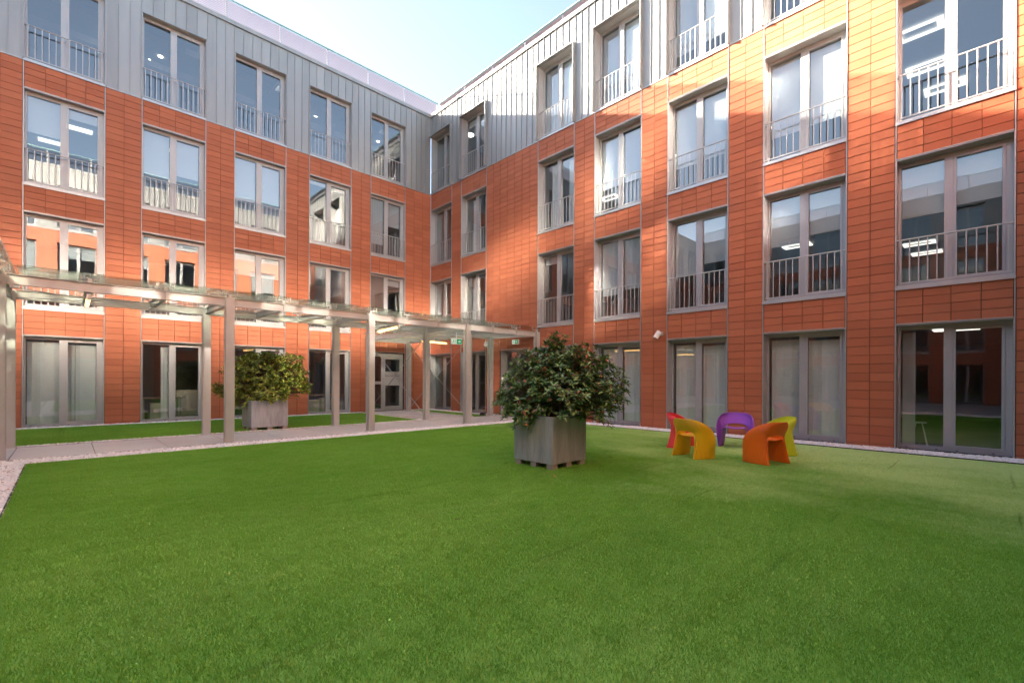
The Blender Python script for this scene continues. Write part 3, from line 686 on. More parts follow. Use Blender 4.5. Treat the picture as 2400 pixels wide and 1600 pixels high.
# ---------------------------------------------------------------- louvred fences on the roofs
def louvre(root, n_bays, bay, start, height=0.83):
    n = 13
    sl_ = cached(('slat', bay), lambda: MB().quad([(0.02, -0.024, -0.002), (bay-0.02, -0.024, -0.002), (bay-0.02, 0.024, 0.009), (0.02, 0.024, 0.009)]).quad([(0.02, -0.024, -0.007), (0.02, 0.024, 0.004), (bay-0.02, 0.024, 0.004), (bay-0.02, -0.024, -0.007)]).mesh('slat', LOUV))
    pm = cached('louvre_post', lambda: MB().box(-0.022, 0.022, -0.05, -0.032, 0, height+0.06).mesh('post', RAILM))
    for k in range(n_bays+1): obj('post', pm, root, (start+k*bay, 0, 0))
    for k in range(n_bays):
        for j in range(n): obj('slat', sl_, root, (start+k*bay, 0, 0.05+j*height/n))
    MB().box(start-0.03, start+n_bays*bay+0.03, -0.035, 0.035, height+0.06, height+0.10).build('handrail', TEAL, root)
FL = empty('roof_fence', 'pale louvred roof fence with a teal handrail above the left wing', 'fence', (0, 0.3, COP1), math.pi)
louvre(FL, 9, 1.80, -0.55)
FR = empty('roof_fence', 'thin louvred roof fence set back above the sunlit right wing', 'fence', (0.62, 0, COP1), math.pi/2)
louvre(FR, 10, 1.95, -19.3)
FS = empty('roof_fence', 'louvred roof fence mirrored in the left wing windows', 'fence', (0, -19.8, COP1), 0)
louvre(FS, 15, 1.95, -29.0)
FW = empty('roof_fence', 'louvred roof fence mirrored in the right wing windows', 'fence', (-29.3, 0, COP1), -math.pi/2)
louvre(FW, 10, 1.95, 0.0)

# ---------------------------------------------------------------- glass canopy
CAN = empty('glass_canopy', 'steel and glass canopy on slim columns roofing the stone path', 'canopy')
ZT, ZBt, ZG = 3.15, 2.975, 3.29
def colmesh(h):
    return MB().box(-0.085, 0.085, -0.085, -0.073, 0, h).box(-0.085, 0.085, 0.073, 0.085, 0, h).box(-0.006, 0.006, -0.073, 0.073, 0, h).box(-0.11, 0.11, -0.11, 0.11, 0, 0.012)
cmesh = colmesh(ZT+0.0).mesh('column', STEEL)
fronts = [-13.31, -9.94, -6.64, -3.36, -0.12]; backs = [-13.31, -9.99, -6.72, -3.53, -0.58]
YF, YB = -7.07, -5.03
cols = [(x, YF) for x in fronts]+[(x, YB) for x in backs]+[(-3.53, -0.78), (-1.64, -0.78), (-1.64, YB), (-15.3, -7.07), (-15.3, -12.0)]
for (x, y) in cols: obj('column', cmesh, CAN, (x, y, 0.0))
def beam(p, q, z0=ZBt, z1=ZT, name='beam'):
    """channel section between two plan points"""
    p, q = Vector((*p, 0)), Vector((*q, 0)); L = (q-p).length; m = MB(); w_ = 0.045
    m.box(0, L, -0.005, 0.005, z0, z1).box(0, L, -w_, w_, z1-0.010, z1+0.0015).box(0, L, -w_, w_, z0-0.0015, z0+0.010)
    d = q-p
    return m.build(name, STEEL, CAN, p, (0, 0, math.atan2(d.y, d.x)))
def bolts(x, y, ax='x'):
    m = MB()
    for dx in (-0.045, 0.045):
        for z in (ZBt+0.05, ZT-0.05): m.tube([(x+dx, y-0.012, z), (x+dx, y-0.03, z)], 0.010, 6)
    m.box(x-0.006, x+0.006, y-0.045, y-0.006, ZBt+0.011, ZT-0.011)
    m.build('bolted_joint', STEEL, CAN)
for i in range(4):
    beam((fronts[i]+0.09, YF), (fronts[i+1]-0.09, YF)); beam((backs[i]+0.09, YB), (backs[i+1]-0.09, YB))
    for k in (1, 2): bolts(fronts[i]+(fronts[i+1]-fronts[i])*k/3, YF-0.0)
raf = []
for i in range(4):
    for k in range(3):
        xf = fronts[i]+(fronts[i+1]-fronts[i])*k/3; xb = backs[i]+(backs[i+1]-backs[i])*k/3; raf.append((xf, xb))
raf.append((fronts[4], backs[4]))
for xf, xb in raf: beam((xf, YF+0.09), (xb, YB-0.09), ZBt+0.02, ZT-0.015, 'rafter')
# branch to the entrance and branch along the left
beam((-3.53, YB+0.09), (-3.53, -0.5)); beam((-1.64, YB+0.09), (-1.64, -0.5)); beam((-3.44, -0.78), (-1.73, -0.78))
for y in (-3.9, -2.85, -1.8): beam((-3.48, y), (-1.69, y), ZBt+0.02, ZT-0.015, 'rafter')
beam((-13.31, YF-0.09), (-13.31, -15.0)); beam((-15.3, YB), (-15.3, -15.0)); beam((-15.21, YF), (-13.4, YF)); beam((-15.21, YB), (-13.4, YB))
for y in (-8.2, -9.3, -10.4, -11.5): beam((-15.25, y), (-13.36, y), ZBt+0.02, ZT-0.015, 'rafter')
def glass(x0, x1, y0, y1):
    MB().box(x0+0.006, x1-0.006, y0+0.006, y1-0.006, ZG, ZG+0.014).build('glass_panel', CANGL, CAN)
xs = [r_[0]+0.02 for r_ in raf]; xs[0] = -13.12; xs[-1] = -0.05
for a, b in zip(xs, xs[1:]):
    glass(a, b, -7.24, -6.06); glass(a, b, -6.06, -4.86)
for a, b in zip((-4.86, -3.9, -2.85, -1.8), (-3.9, -2.85, -1.8, -0.35)): glass(-3.74, -2.58, a, b); glass(-2.58, -1.44, a, b)
for k in range(7):
    y1 = -5.0-1.1*k
    glass(-15.5, -14.3, y1-1.1, y1); glass(-14.3, -13.14, y1-1.1, y1)
spm = MB()
spm.box(-0.03, 0.03, -0.03, 0.03, 0, 0.075)
for sx in (-1, 1):
    for sy in (-1, 1):
        spm.tube([(0, 0, 0.06), (sx*0.05, sy*0.04, 0.075), (sx*0.125, sy*0.085, 0.072)], [0.012, 0.009, 0.008], 6)
        spm.tube([(sx*0.125, sy*0.085, 0.055), (sx*0.125, sy*0.085, 0.138)], 0.008, 6); spm.tube([(sx*0.125, sy*0.085, 0.125), (sx*0.125, sy*0.085, 0.139)], 0.022, 8)
        spm.tube([(sx*0.125, sy*0.085, 0.05), (sx*0.125, sy*0.085, 0.058)], 0.018, 8)
spme = spm.mesh('glass_fitting', STEEL)
for xf, xb in raf:
    obj('glass_fitting', spme, CAN, (xf, YF, ZT)); obj('glass_fitting', spme, CAN, (xb, YB, ZT))
    obj('glass_fitting', spme, CAN, ((xf+xb)/2, -6.06, ZT-0.012))
for y in (-3.9, -2.85, -1.8, -0.8):
    for x in (-3.53, -1.64): obj('glass_fitting', spme, CAN, (x, y, ZT))
for y in (-8.2, -9.3, -10.4): obj('glass_fitting', spme, CAN, (-13.31, y, ZT))
def rod(p, q): MB().tube([p, q], 0.011, 6).tube([Vector(p).lerp(Vector(q), 0.06), Vector(p).lerp(Vector(q), 0.10)], 0.018, 6).tube([Vector(p).lerp(Vector(q), 0.90), Vector(p).lerp(Vector(q), 0.94)], 0.018, 6).build('brace_rod', RAILM, CAN)
for x in (-3.53, -1.64):
    rod((x, -0.84, 2.9), (x, YB+0.09, 0.15)); rod((x+0.026, YB+0.09, 2.9), (x+0.026, -0.84, 0.15))
# cross ties under the glass
for i in range(4):
    for (za, zb) in ((2.94, 2.955),):
        xa, xb = fronts[i]+0.1, backs[i+1]-0.1
        MB().tube([(xa, YF+0.1, za), ((xa+xb)/2, (YF+YB)/2, za), (xb, YB-0.1, za)], 0.009, 5).build('tie_rod', RAILM, CAN)
        MB().tube([(xb, YF+0.1, zb+0.03), ((xa+xb)/2, (YF+YB)/2, zb+0.03), (xa, YB-0.1, zb+0.03)], 0.009, 5).build('tie_rod', RAILM, CAN)

def strip_light(loc, rz, L, label):
    r_ = empty('strip_light', label, 'light', loc, rz, 'tube lights under the glass canopy')
    MB().tube([(-L/2, 0, 0), (L/2, 0, 0)], 0.032, 10).build('tube', TUBE, r_, smooth=True)
    MB().box(-L/2-0.05, L/2+0.05, -0.03, 0.03, 0.036, 0.075).tube([(-L/2-0.05, 0, 0), (-L/2, 0, 0)], 0.036, 10).tube([(L/2, 0, 0), (L/2+0.05, 0, 0)], 0.036, 10).build('housing', RAILM, r_)
    MB().tube([(0, 0, 0.07), (0, 0, 0.14)], 0.012, 6).build('bracket', RAILM, r_)
strip_light((-12.2, -6.5, 2.86), R(90), 1.2, 'glowing warm tube light hanging end-on under the left end of the canopy')
strip_light((-5.97, -6.8, 2.80), R(82), 1.45, 'glowing warm tube light under the middle of the canopy, left of the entrance branch')
strip_light((-2.5, -3.98, 2.80), R(12), 1.35, 'glowing warm tube light level in front of the entrance branch, near the exit sign')

def exit_sign(loc, rz, wd, h, label, hang):
    r_ = empty('exit_sign', label, 'sign', loc, rz)
    MB().box(-wd/2, wd/2, 0.0, 0.06, -h/2, h/2).build('housing', WHITE, r_)
    MB().box(-wd/2+0.015, 0.0, -0.003, -0.001, -h/2+0.015, h/2-0.015).build('white_panel', EXITW, r_)
    pg = MB().box(0.001, wd/2-0.015, -0.003, -0.001, -h/2+0.015, h/2-0.015)
    # running figure and doorway on the white half, arrow on the green half
    x0 = -wd*0.30; q = h/0.19
    pg.build('green_panel', GREEN, r_)
    fg = MB(); fy = -0.004
    fg.tube([(x0+0.015, fy, 0.052*q), (x0+0.015, fy-0.001, 0.052*q)], 0.012*q, 8)
    fg.quad([(x0-0.005, fy, 0.035*q), (x0-0.015, fy, 0.0), (x0+0.003, fy, 0.0), (x0+0.018, fy, 0.035*q)])
    fg.quad([(x0-0.01, fy-0.0005, 0.002), (x0-0.04, fy-0.0005, -0.045*q), (x0-0.028, fy-0.0005, -0.05*q), (x0+0.004, fy-0.0005, 0.002)])
    fg.quad([(x0-0.004, fy-0.001, 0.002), (x0+0.012, fy-0.001, -0.03*q), (x0+0.006, fy-0.001, -0.058*q), (x0+0.018, fy-0.001, -0.058*q), (x0+0.026, fy-0.001, -0.026*q), (x0+0.012, fy-0.001, 0.004)])
    fg.quad([(x0+0.014, fy-0.0015, 0.034*q), (x0+0.042, fy-0.0015, 0.012*q), (x0+0.038, fy-0.0015, 0.004*q), (x0+0.01, fy-0.0015, 0.02*q)])
    fg.box(x0+0.06*q, x0+0.075*q, fy-0.001, fy, -0.06*q, 0.06*q)
    fg.build('running_figure', GREEN, r_)
    ax = wd*0.24; ar = MB()
    ar.box(ax-0.055*q, ax+0.015*q, -0.0052, -0.0042, -0.013*q, 0.013*q)
    ar.quad([(ax+0.002*q, -0.0055, 0.048*q), (ax+0.002*q, -0.0055, 0.018*q), (ax+0.03*q, -0.0055, 0), (ax+0.002*q, -0.0055, -0.018*q), (ax+0.002*q, -0.0055, -0.048*q), (ax+0.052*q, -0.0055, 0)])
    ar.build('arrow', EXITW, r_)
    if hang: MB().box(-wd/2-0.02, wd/2+0.02, -0.01, 0.07, h/2, h/2+0.03).tube([(0, 0.03, h/2+0.03), (0, 0.03, h/2+0.22)], 0.012, 6).build('hanger', WHITE, r_)
exit_sign((-2.96, -6.0, 2.69), R(-12), 0.42, 0.19, 'hanging green and white exit sign with an arrow, under the canopy', True)
exit_sign((-0.062, -5.87, 2.86), R(-90), 0.34, 0.17, 'pale exit sign fixed to the tiled wall above the doorway behind the big shrub', False)

# dome camera and wall lamp on the right wing, floor light in the gravel
dc = empty('dome_camera', 'round white dome camera on a grey arm, on the right wing beside the canopy end', 'camera', (0, -4.32, 2.86), 0)
MB().box(-0.02, 0, -0.07, 0.07, -0.10, 0.10).box(-0.20, -0.02, -0.03, 0.03, 0.0, 0.06).tube([(-0.2, 0, 0.07), (-0.2, 0, -0.04)], [0.06, 0.085], 14).build('bracket', RAILM, dc)
dm = MB(); pr = []
for k in range(5): a = k/4*math.pi/2; pr.append((0.09*math.cos(a), -0.04-0.1*math.sin(a)))
dm.tube([(-0.2, 0, z) for r_, z in pr], [max(r_, 0.004) for r_, z in pr], 14); dm.build('dome', WHITE, dc, smooth=True)
wl = empty('wall_spotlight', 'white cylindrical spotlight angled down on the right wing, above the red chair', 'light', (0, -11.93, 2.74), 0)
MB().tube([(-0.17, -0.02, 0.07), (-0.25, 0.06, -0.12)], [0.072, 0.078], 18).build('lamp_body', WHITE, wl, smooth=False)
MB().tube([(-0.2505, 0.0605, -0.1212), (-0.252, 0.062, -0.125)], 0.064, 18).build('lens', plain('lamp_lens', (0.35, 0.34, 0.30), 0.3), wl)
MB().box(-0.015, 0, -0.05, 0.05, -0.04, 0.08).tube([(-0.01, 0, 0.02), (-0.17, 0, 0.02)], 0.022, 8).build('bracket', RAILM, wl)
fl = empty('floor_light', 'small dark floor light lying in the white gravel by the right wing', 'light', (-0.75, -4.78, 0.0), R(35))
MB().box(-0.13, 0.13, -0.09, 0.09, 0.0, 0.09).box(-0.10, 0.10, -0.06, 0.06, 0.09, 0.13).build('housing', BLACK, fl)
MB().tube([(0, 0, 0.1305), (0, 0, 0.136)], 0.045, 12).build('lens', TRIM, fl)

# ---------------------------------------------------------------- furniture seen behind the ground floor panes
def desk(x0, x1, y0, y1, label):
    r_ = empty('office_desk', label, 'desk', ((x0+x1)/2, (y0+y1)/2, 0)); a, b = (x1-x0)/2, (y1-y0)/2
    MB().box(-a, a, -b, b, 0.71, 0.74).build('desk_top', WOODT, r_)
    for sx in (-1, 1):
        for sy in (-1, 1): MB().box(sx*(a-0.06)-0.025, sx*(a-0.06)+0.025, sy*(b-0.06)-0.025, sy*(b-0.06)+0.025, 0, 0.709).build('leg', RAILM, r_)
desk(-10.72, -9.6, 0.75, 1.5, 'wooden desk behind the glass of the second ground floor window')
desk(-5.5, -3.9, 0.75, 1.5, 'wooden desk behind the glass of the window right of the rear planter')
def cabinet(x, y, wd, h, nd_, label, dp=0.5):
    r_ = empty('office_cabinet', label, 'cabinet', (x, y, 0))
    MB().box(-wd/2, wd/2, 0.02, dp, 0.0, h).build('body', CABM, r_)
    for k in range(nd_):
        z0, z1 = 0.03+(h-0.05)*k/nd_, 0.03+(h-0.05)*(k+1)/nd_-0.012
        d_ = MB().box(-wd/2+0.012, wd/2-0.012, 0.0, 0.018, z0, z1).build('drawer', CABM, r_)
        MB().box(-0.05, 0.05, -0.014, -0.001, (z0+z1)/2-0.006, (z0+z1)/2+0.006).build('handle', BLACK, d_)
cabinet(-10.22, 0.80, 0.56, 0.56, 1, 'low cream cabinet under the desk in the second ground floor window')
cabinet(-4.66, 0.80, 0.26, 0.60, 4, 'narrow cream drawer unit under the desk right of the rear planter')
cabinet(-5.15, 0.85, 0.52, 0.52, 1, 'low cream cupboard under the desk right of the rear planter')
cabinet(-9.3, 2.6, 0.9, 0.95, 2, 'tall pale cupboard at the back of the room in the second ground floor window')
bs = empty('bar_stool', 'white wire bar stool behind the dark pane at the far right', 'stool', (0.85, -17.52, 0))
MB().tube([(0, 0, 0.50), (0, 0, 0.525)], 0.13, 18).build('seat', WHITE, bs)
for sy in (-1, 1): MB().tube([(-0.05, sy*0.05, 0.5), (-0.1, sy*0.14, 0.012), (0.1, sy*0.14, 0.012), (0.05, sy*0.05, 0.5)], 0.008, 6).build('leg', WHITE, bs)
for (x, y, n) in ((1.6, -15.6, 'bar stool'),): pass

# ---------------------------------------------------------------- planters and shrubs
def mk_planter_mat():
    m, t, b = new_mat('weathered_zinc_planter'); pos = nd(t, 'NewGeometry').outputs['Position']
    f = noise(t, 2.2, 7, pos, 0.65, (3, 3, 0.6)); f2 = noise(t, 9, 5, pos, 0.6, (4, 4, 0.3))
    c = mixc(t, (0.30, 0.315, 0.35), (0.46, 0.475, 0.52), ramp(t, f, 0.35, 0.68))
    c = mixc(t, c, (0.20, 0.20, 0.215), ramp(t, f2, 0.52, 0.75, c1=(0.6, 0.6, 0.6, 1)))
    t.links.new(c, b.inputs['Base Color']); b.inputs['Metallic'].default_value = 0.25; b.inputs['Roughness'].default_value = 0.5
    bump(t, b, f, 0.02, 0.2); return m
PLM = mk_planter_mat(); BLOCK = plain('support_block', (0.34, 0.29, 0.25), 0.9, 0, 0.2, 12)
def planter(x0, y0, s, h, label):
    r_ = empty('square_planter', label, 'planter', (x0+s/2, y0+s/2, 0)); a = s/2; z0 = 0.085
    m = MB(); t_ = 0.02
    m.box(-a, a, -a, -a+t_, z0, z0+h).box(-a, a, a-t_, a, z0, z0+h).box(-a, -a+t_, -a+t_, a-t_, z0, z0+h).box(a-t_, a, -a+t_, a-t_, z0, z0+h).box(-a+t_, a-t_, -a+t_, a-t_, z0, z0+0.02)
    o = m.build('box', PLM, r_)
    bv = o.modifiers.new('bevel', 'BEVEL'); bv.width = 0.006; bv.segments = 2
    MB().box(-a+t_+0.002, a-t_-0.002, -a+t_+0.002, a-t_-0.002, z0+h-0.14, z0+h-0.06).build('soil', SOIL, r_)
    for i in (-1, 0, 1):
        for j in (-1, 0, 1):
            if i or j: MB().box(i*(a-0.075)-0.06, i*(a-0.075)+0.06, j*(a-0.075)-0.06, j*(a-0.075)+0.06, 0.0, z0-0.001).build('support_block', BLOCK, r_)
planter(-7.09, -13.90, 0.85, 0.74, 'big square zinc planter in the middle of the turf under the dark shrub')
planter(-8.95, -4.95, 0.92, 0.72, 'rear square metal planter beside the canopy path on the left')

def mk_leaf(name, dark, light, old):
    m, t, b = new_mat(name); r = rand_piece(t)
    c = mixc(t, dark, light, ramp(t, r, 0.3, 0.95))
    c = mixc(t, c, old, ramp(t, r, 0.945, 0.95))
    c = mixc(t, c, (0.14, 0.17, 0.04), ramp(t, r, 0.90, 0.91, c1=(0.8, 0.8, 0.8, 1)) if False else ramp(t, r, 0.985, 0.99))
    t.links.new(c, b.inputs['Base Color']); b.inputs['Roughness'].default_value = 0.26; b.inputs['Specular IOR Level'].default_value = 0.5
    return m
LEAFA = mk_leaf('rhododendron_leaf', (0.06, 0.14, 0.04), (0.29, 0.43, 0.12), (0.42, 0.13, 0.05))
LEAFB = mk_leaf('yellowish_leaf', (0.12, 0.19, 0.03), (0.50, 0.53, 0.10), (0.45, 0.26, 0.04))
def leaf_mesh(L, W):
    p = [(0, 0, 0), (0.28*L, W*0.42, 0.012*L), (0.62*L, W*0.5, -0.02*L), (L, 0, -0.16*L), (0.62*L, -W*0.5, -0.02*L), (0.28*L, -W*0.42, 0.012*L), (0.45*L, 0, -0.06*L)]
    f = [(0, 6, 1), (1, 6, 2), (2, 6, 3), (3, 6, 4), (4, 6, 5), (5, 6, 0)]
    return p, f
def shrub(cx, cy, lobes, n_tips, mat, label, seed, single=0, Lf=0.105, fill=0.45):
    r_ = random.Random(seed); root = empty('rhododendron_shrub', label, 'shrub', (cx, cy, 0.0))
    lp, lfc = leaf_mesh(1.0, 0.34); stems = MB(); leaves = []
    tot = sum(l[4]**2 for l in lobes); n = 0
    for lb in lobes:
        k = int(n_tips*lb[4]**2/tot)
        for _ in range(k):
            while True:
                d = Vector((r_.gauss(0, 1), r_.gauss(0, 1), r_.gauss(0, 1))).normalized()
                if d.z > -0.75: break
            rr = lb[4]*(1.0-fill*r_.random()**1.6)*r_.uniform(0.86, 1.12)
            off = rgt*lb[0]+fwd*lb[1]
            tip = Vector((off.x, off.y, lb[2]))+Vector((d.x*rr, d.y*rr, d.z*rr*lb[3]))
            if tip.z < 0.5: continue
            base = Vector((r_.uniform(-0.22, 0.22), r_.uniform(-0.22, 0.22), 0.68))
            if n % 3 == 0:
                mid = base.lerp(tip, 0.5)+Vector((r_.uniform(-.1, .1), r_.uniform(-.1, .1), r_.uniform(0.0, .16)))
                stems.tube([base, mid, tip], [0.013, 0.008, 0.004], 4, cap=False)
            else:
                b2 = tip-(tip-Vector((off.x*0.6, off.y*0.6, max(0.8, lb[2]-0.15)))).normalized()*r_.uniform(0.2, 0.45)
                stems.tube([b2, tip], [0.006, 0.003], 4, cap=False)
            n += 1
            outd = (tip-Vector((off.x*0.5, off.y*0.5, 0.9))).normalized()*0.6+Vector((0, 0, 0.75)); outd.normalize()
            q = outd.to_track_quat('Z', 'Y'); nl = r_.randint(7, 11); ph = r_.uniform(0, 6.28)
            for j in range(nl):
                an = ph+j*2.4; el = R(r_.uniform(-18, 48)); L_ = Lf*r_.uniform(0.7, 1.2)
                dl_ = Vector((math.cos(an)*math.cos(el), math.sin(an)*math.cos(el), math.sin(el)))
                X = q @ dl_; Z = (outd-X*outd.dot(X)).normalized(); Y = Z.cross(X)
                mt = Matrix((X*L_, Y*L_, Z*L_)).transposed().to_4x4(); mt.translation = tip-outd*0.012*j/nl*2
                leaves.append(mt)
    stems.build('stem', STEM, root, smooth=True)
    order = list(range(len(leaves)))
    if single:
        cc = Vector((cx, cy, 0)); order.sort(key=lambda i: (leaves[i].translation+cc-CAM).length)
        big = order[:single]; order = order[single:]
        m = MB(); m.v = list(lp); m.f = list(lfc); m.m = [0]*6; lme = m.mesh('leaf', mat)
        for i in big:
            o = obj('leaf', lme, root); o.matrix_local = leaves[i]
    m = MB()
    for i in order:
        k = len(m.v); m.v += [tuple(leaves[i] @ Vector(p)) for p in lp]; m.f += [tuple(k+q for q in f) for f in lfc]; m.m += [0]*6
    tag(m.build('foliage', mat, root), kind='stuff')
# lobes: (right, away, height, z-squash, radius) about the planter centre
shrub(-6.60, -13.53, [(0.05, 0, 1.35, 0.95, 0.66), (-0.40, -0.1, 1.25, 0.9, 0.55), (0.62, 0.0, 1.30, 0.9, 0.56), (0.08, 0.1, 1.72, 0.85, 0.50), (0.50, 0.1, 1.58, 0.85, 0.48), (-0.30, 0.1, 1.58, 0.85, 0.48),
                      (-0.64, 0.0, 0.98, 0.85, 0.36), (0.86, 0.0, 1.12, 0.9, 0.40), (0.62, -0.1, 0.92, 0.9, 0.36), (-0.52, -0.2, 0.84, 0.8, 0.32), (0.08, -0.35, 1.15, 0.9, 0.48), (-0.90, 0.1, 1.02, 0.6, 0.18), (0.02, 0.0, 2.02, 0.8, 0.2)],
      1250, LEAFA, 'large dark green shrub with glossy leaves in the middle of the turf', 11, 300, 0.10, 0.5)
shrub(-8.49, -4.49, [(0.0, 0, 1.45, 0.95, 0.70), (-0.62, 0.1, 1.55, 0.9, 0.52), (0.60, 0.0, 1.45, 0.9, 0.55), (0.1, 0.1, 1.85, 0.75, 0.45), (0.65, 0.0, 1.85, 0.7, 0.40), (-0.45, 0.1, 1.88, 0.7, 0.40),
                     (-0.85, 0.0, 1.05, 0.8, 0.42), (0.85, 0.0, 1.15, 0.8, 0.38), (0.3, -0.3, 1.05, 0.8, 0.45), (-1.2, 0.0, 1.12, 0.7, 0.26), (-0.45, -0.2, 0.85, 0.8, 0.38), (1.0, 0.0, 1.35, 0.8, 0.22)],
      1350, LEAFB, 'yellowish green shrub behind the canopy column on the left', 23, 0, 0.11, 0.42)

# ---------------------------------------------------------------- lounge chairs
def mk_chair_mat(name, col):
    m, t, b = new_mat(name)
    uv = nd(t, 'UVMap').outputs[0]; sp = nd(t, 'SeparateXYZ'); t.links.new(uv, sp.inputs[0])
    mu = nd(t, 'Math', operation='MULTIPLY'); t.links.new(sp.outputs[1], mu.inputs[0]); mu.inputs[1].default_value = 2*math.pi*15
    si = nd(t, 'Math', operation='SINE'); t.links.new(mu.outputs[0], si.inputs[0])
    bump(t, b, si.outputs[0], 0.004, 0.75)
    f = noise(t, 4, 3); c = mixc(t, [x*0.94 for x in col], [min(1, x*1.05) for x in col], f)
    t.links.new(c, b.inputs['Base Color']); b.inputs['Roughness'].default_value = 0.42
    b.inputs['Subsurface Weight'].default_value = 0.0
    return m
def spline(P, t):
    """Catmull-Rom through P at t in 0..1"""
    n = len(P)-1; x = t*n; i = min(int(x), n-1); u = x-i
    g_ = lambda k: Vector(P[max(0, min(n, k))])
    p0, p1, p2, p3 = g_(i-1), g_(i), g_(i+1), g_(i+2)
    if i == 0: p0 = 2*p1-p2
    if i == n-1: p3 = 2*p2-p1
    return 0.5*((2*p1)+(-p0+p2)*u+(2*p0-5*p1+4*p2-p3)*u*u+(-p0+3*p1-3*p2+p3)*u**3)
def mirror(P): return P+[Vector((-p[0], p[1], p[2])) for p in reversed(P[:-1])]
V = Vector
# x = width, y = depth (front at -y), z = up. Each list runs from the left foot over the top to the right foot
E_front = mirror([V((-.295, -.235, 0)), V((-.315, -.215, .16)), V((-.335, -.200, .32)), V((-.340, -.170, .44)), V((-.325, -.07, .56)), V((-.285, .10, .66)), V((-.20, .22, .705)), V((-.10, .275, .712)), V((0, .290, .712))])
E_rear = mirror([V((-.255, .255, 0)), V((-.250, .205, .16)), V((-.245, .175, .30)), V((-.228, .165, .385)), V((-.20, .165, .432)), V((-.15, .172, .462)), V((-.10, .178, .474)), V((-.05, .182, .479)), V((0, .184, .480))])
E_bulge = mirror([V((-.315, .01, 0)), V((-.335, -.005, .16)), V((-.345, -.01, .32)), V((-.345, .02, .44)), V((-.325, .09, .55)), V((-.275, .185, .60)), V((-.19, .235, .615)), V((-.10, .252, .618)), V((0, .256, .618))])
S_front = mirror([V((-.293, -.232, 0)), V((-.268, -.228, .16)), V((-.250, -.225, .30)), V((-.238, -.222, .385)), V((-.205, -.222, .412)), V((-.15, -.225, .412)), V((-.10, -.228, .408)), V((-.05, -.23, .404)), V((0, -.23, .402))])
S_rear = mirror([V((-.253, .252, 0)), V((-.225, .205, .16)), V((-.215, .175, .30)), V((-.205, .165, .375)), V((-.175, .163, .405)), V((-.13, .163, .405)), V((-.09, .163, .400)), V((-.05, .163, .396)), V((0, .163, .394))])
def strip_mesh(name, rows_fn, nt_, ns, mat, th):
    verts, faces, uvs = [], [], []
    for i in range(ns+1):
        for j in range(nt_+1): verts.append(tuple(rows_fn(i/ns, j/nt_))); uvs.append((i/ns, j/nt_))
    for i in range(ns):
        for j in range(nt_):
            a = i*(nt_+1)+j; faces.append((a, a+nt_+1, a+nt_+2, a+1))
    me = bpy.data.meshes.new(name); me.from_pydata(verts, [], faces); me.materials.append(mat)
    ul = me.uv_layers.new(name='UVMap')
    for lp in me.loops: ul.data[lp.index].uv = uvs[lp.vertex_index]
    me.polygons.foreach_set('use_smooth', [True]*len(faces)); me.update()
    return me
def outer(s, t):
    a, b, c = spline(E_front, s), spline(E_bulge, s), spline(E_rear, s)
    return a*(1-t)**2+(2*b-(a+c)*0.5)*2*t*(1-t)+c*t*t
def inner(s, t):
    a, c = spline(S_front, s), spline(S_rear, s); p = a.lerp(c, t)
    k = max(0, 1-abs(s-0.5)/0.22); p.z -= 0.022*k*math.sin(math.pi*t)
    if k <= 0.0: p.x *= 1-0.10*math.sin(math.pi*t)
    return p
CH = bpy.data
def chair(name, col, x, y, face, label):
    mat = mk_chair_mat(name+'_plastic', col)
    r_ = empty('lounge_chair', label, 'chair', (x, y, 0.004), math.atan2(face[1], face[0])+math.pi/2, 'moulded lounge chairs grouped on the turf')
    for nm, fn, nt_ in (('backrest', outer, 14), ('seat', inner, 10)):
        o = obj(nm, strip_mesh(nm, fn, nt_, 56, mat, 0.012), r_)
        sd = o.modifiers.new('thickness', 'SOLIDIFY'); sd.thickness = 0.014; sd.offset = 0
        ss = o.modifiers.new('smooth', 'SUBSURF'); ss.levels = 1; ss.render_levels = 1
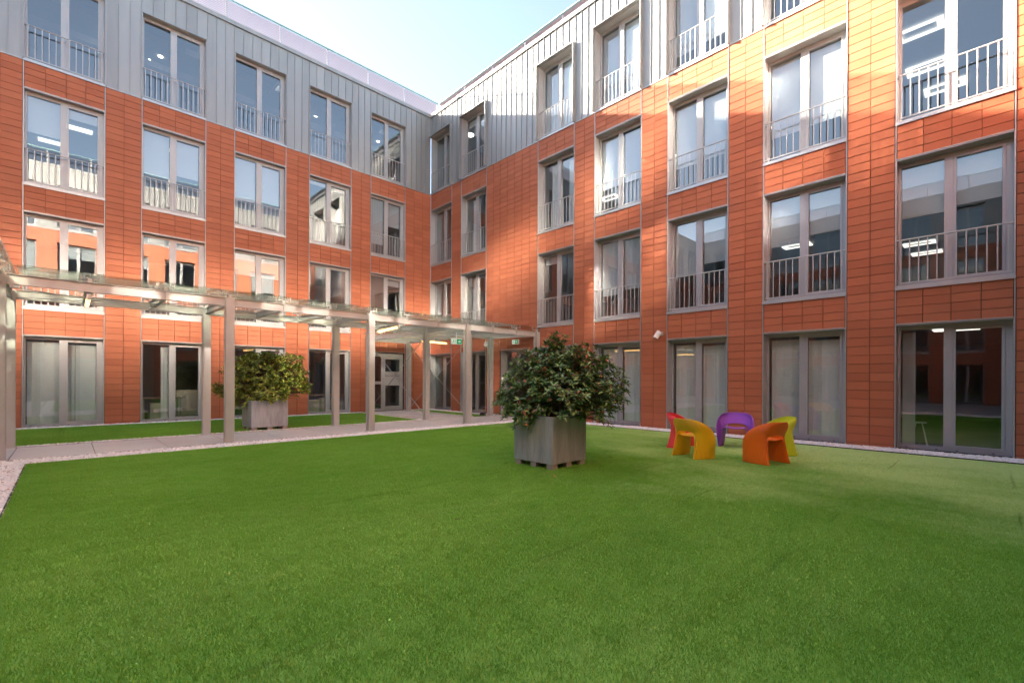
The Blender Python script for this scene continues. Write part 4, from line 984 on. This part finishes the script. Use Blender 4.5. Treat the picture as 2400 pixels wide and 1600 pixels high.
chair('yellow', (0.88, 0.50, 0.008), -4.23, -14.80, (0.95, -0.33), 'yellow moulded lounge chair nearest the planter, seen from behind')
chair('orange', (0.92, 0.165, 0.010), -3.86, -15.93, (0.33, 0.94), 'orange moulded lounge chair with its back to the viewer')
chair('violet', (0.36, 0.10, 0.58), -2.28, -14.84, (-0.97, -0.25), 'purple moulded lounge chair facing the viewer at the back of the group')
chair('red', (0.90, 0.055, 0.07), -3.20, -14.08, (0.3, -0.95), 'red moulded lounge chair half hidden behind the yellow one')
chair('lime', (0.72, 0.78, 0.03), -2.64, -15.76, (-0.60, 0.80), 'lime green moulded lounge chair behind the orange one')

# ---------------------------------------------------------------- fallen leaves and litter on the turf
DRY = [plain('dry_leaf_orange', (0.50, 0.20, 0.06), 0.6, 0, 0.2, 30), plain('dry_leaf_brown', (0.18, 0.09, 0.045), 0.7, 0, 0.2, 30), plain('dry_leaf_pink', (0.52, 0.24, 0.20), 0.5, 0, 0.2, 30)]
for (x, y, s, mi, lab) in ((-7.54, -14.35, 0.085, 0, 'curled tan leaf lying on the turf in front of the big planter'), (-7.43, -14.05, 0.06, 0, 'small orange leaf left of the near corner of the big planter'),
                           (-6.12, -13.98, 0.06, 0, 'orange leaf close to the right side of the big planter'), (-5.51, -13.92, 0.075, 1, 'dark brown leaf on the turf right of the big planter'),
                           (-9.76, -14.96, 0.06, 2, 'lone reddish leaf on the open turf in the foreground'), (-6.0, -14.25, 0.05, 0, 'small orange leaf on the shadowed turf right of the big planter'),
                           (-7.3, -13.1, 0.05, 1, 'brown leaf on the turf left of the big planter'), (-7.9, -14.1, 0.05, 1, 'tiny brown leaf left in front of the big planter')):
    p, f = leaf_mesh(s, s*0.45); m = MB(); m.v = [(a, b, c+0.25*b*b/s+0.012) for a, b, c in p]; m.f = f; m.m = [0]*6
    o = m.build('fallen_leaf', DRY[mi], None, (x, y, 0.022)); o.rotation_euler = (rnd.uniform(-.3, .3), rnd.uniform(-.5, 0), rnd.uniform(0, 6)); tag(o, lab, 'leaf', 'fallen leaves on the turf')
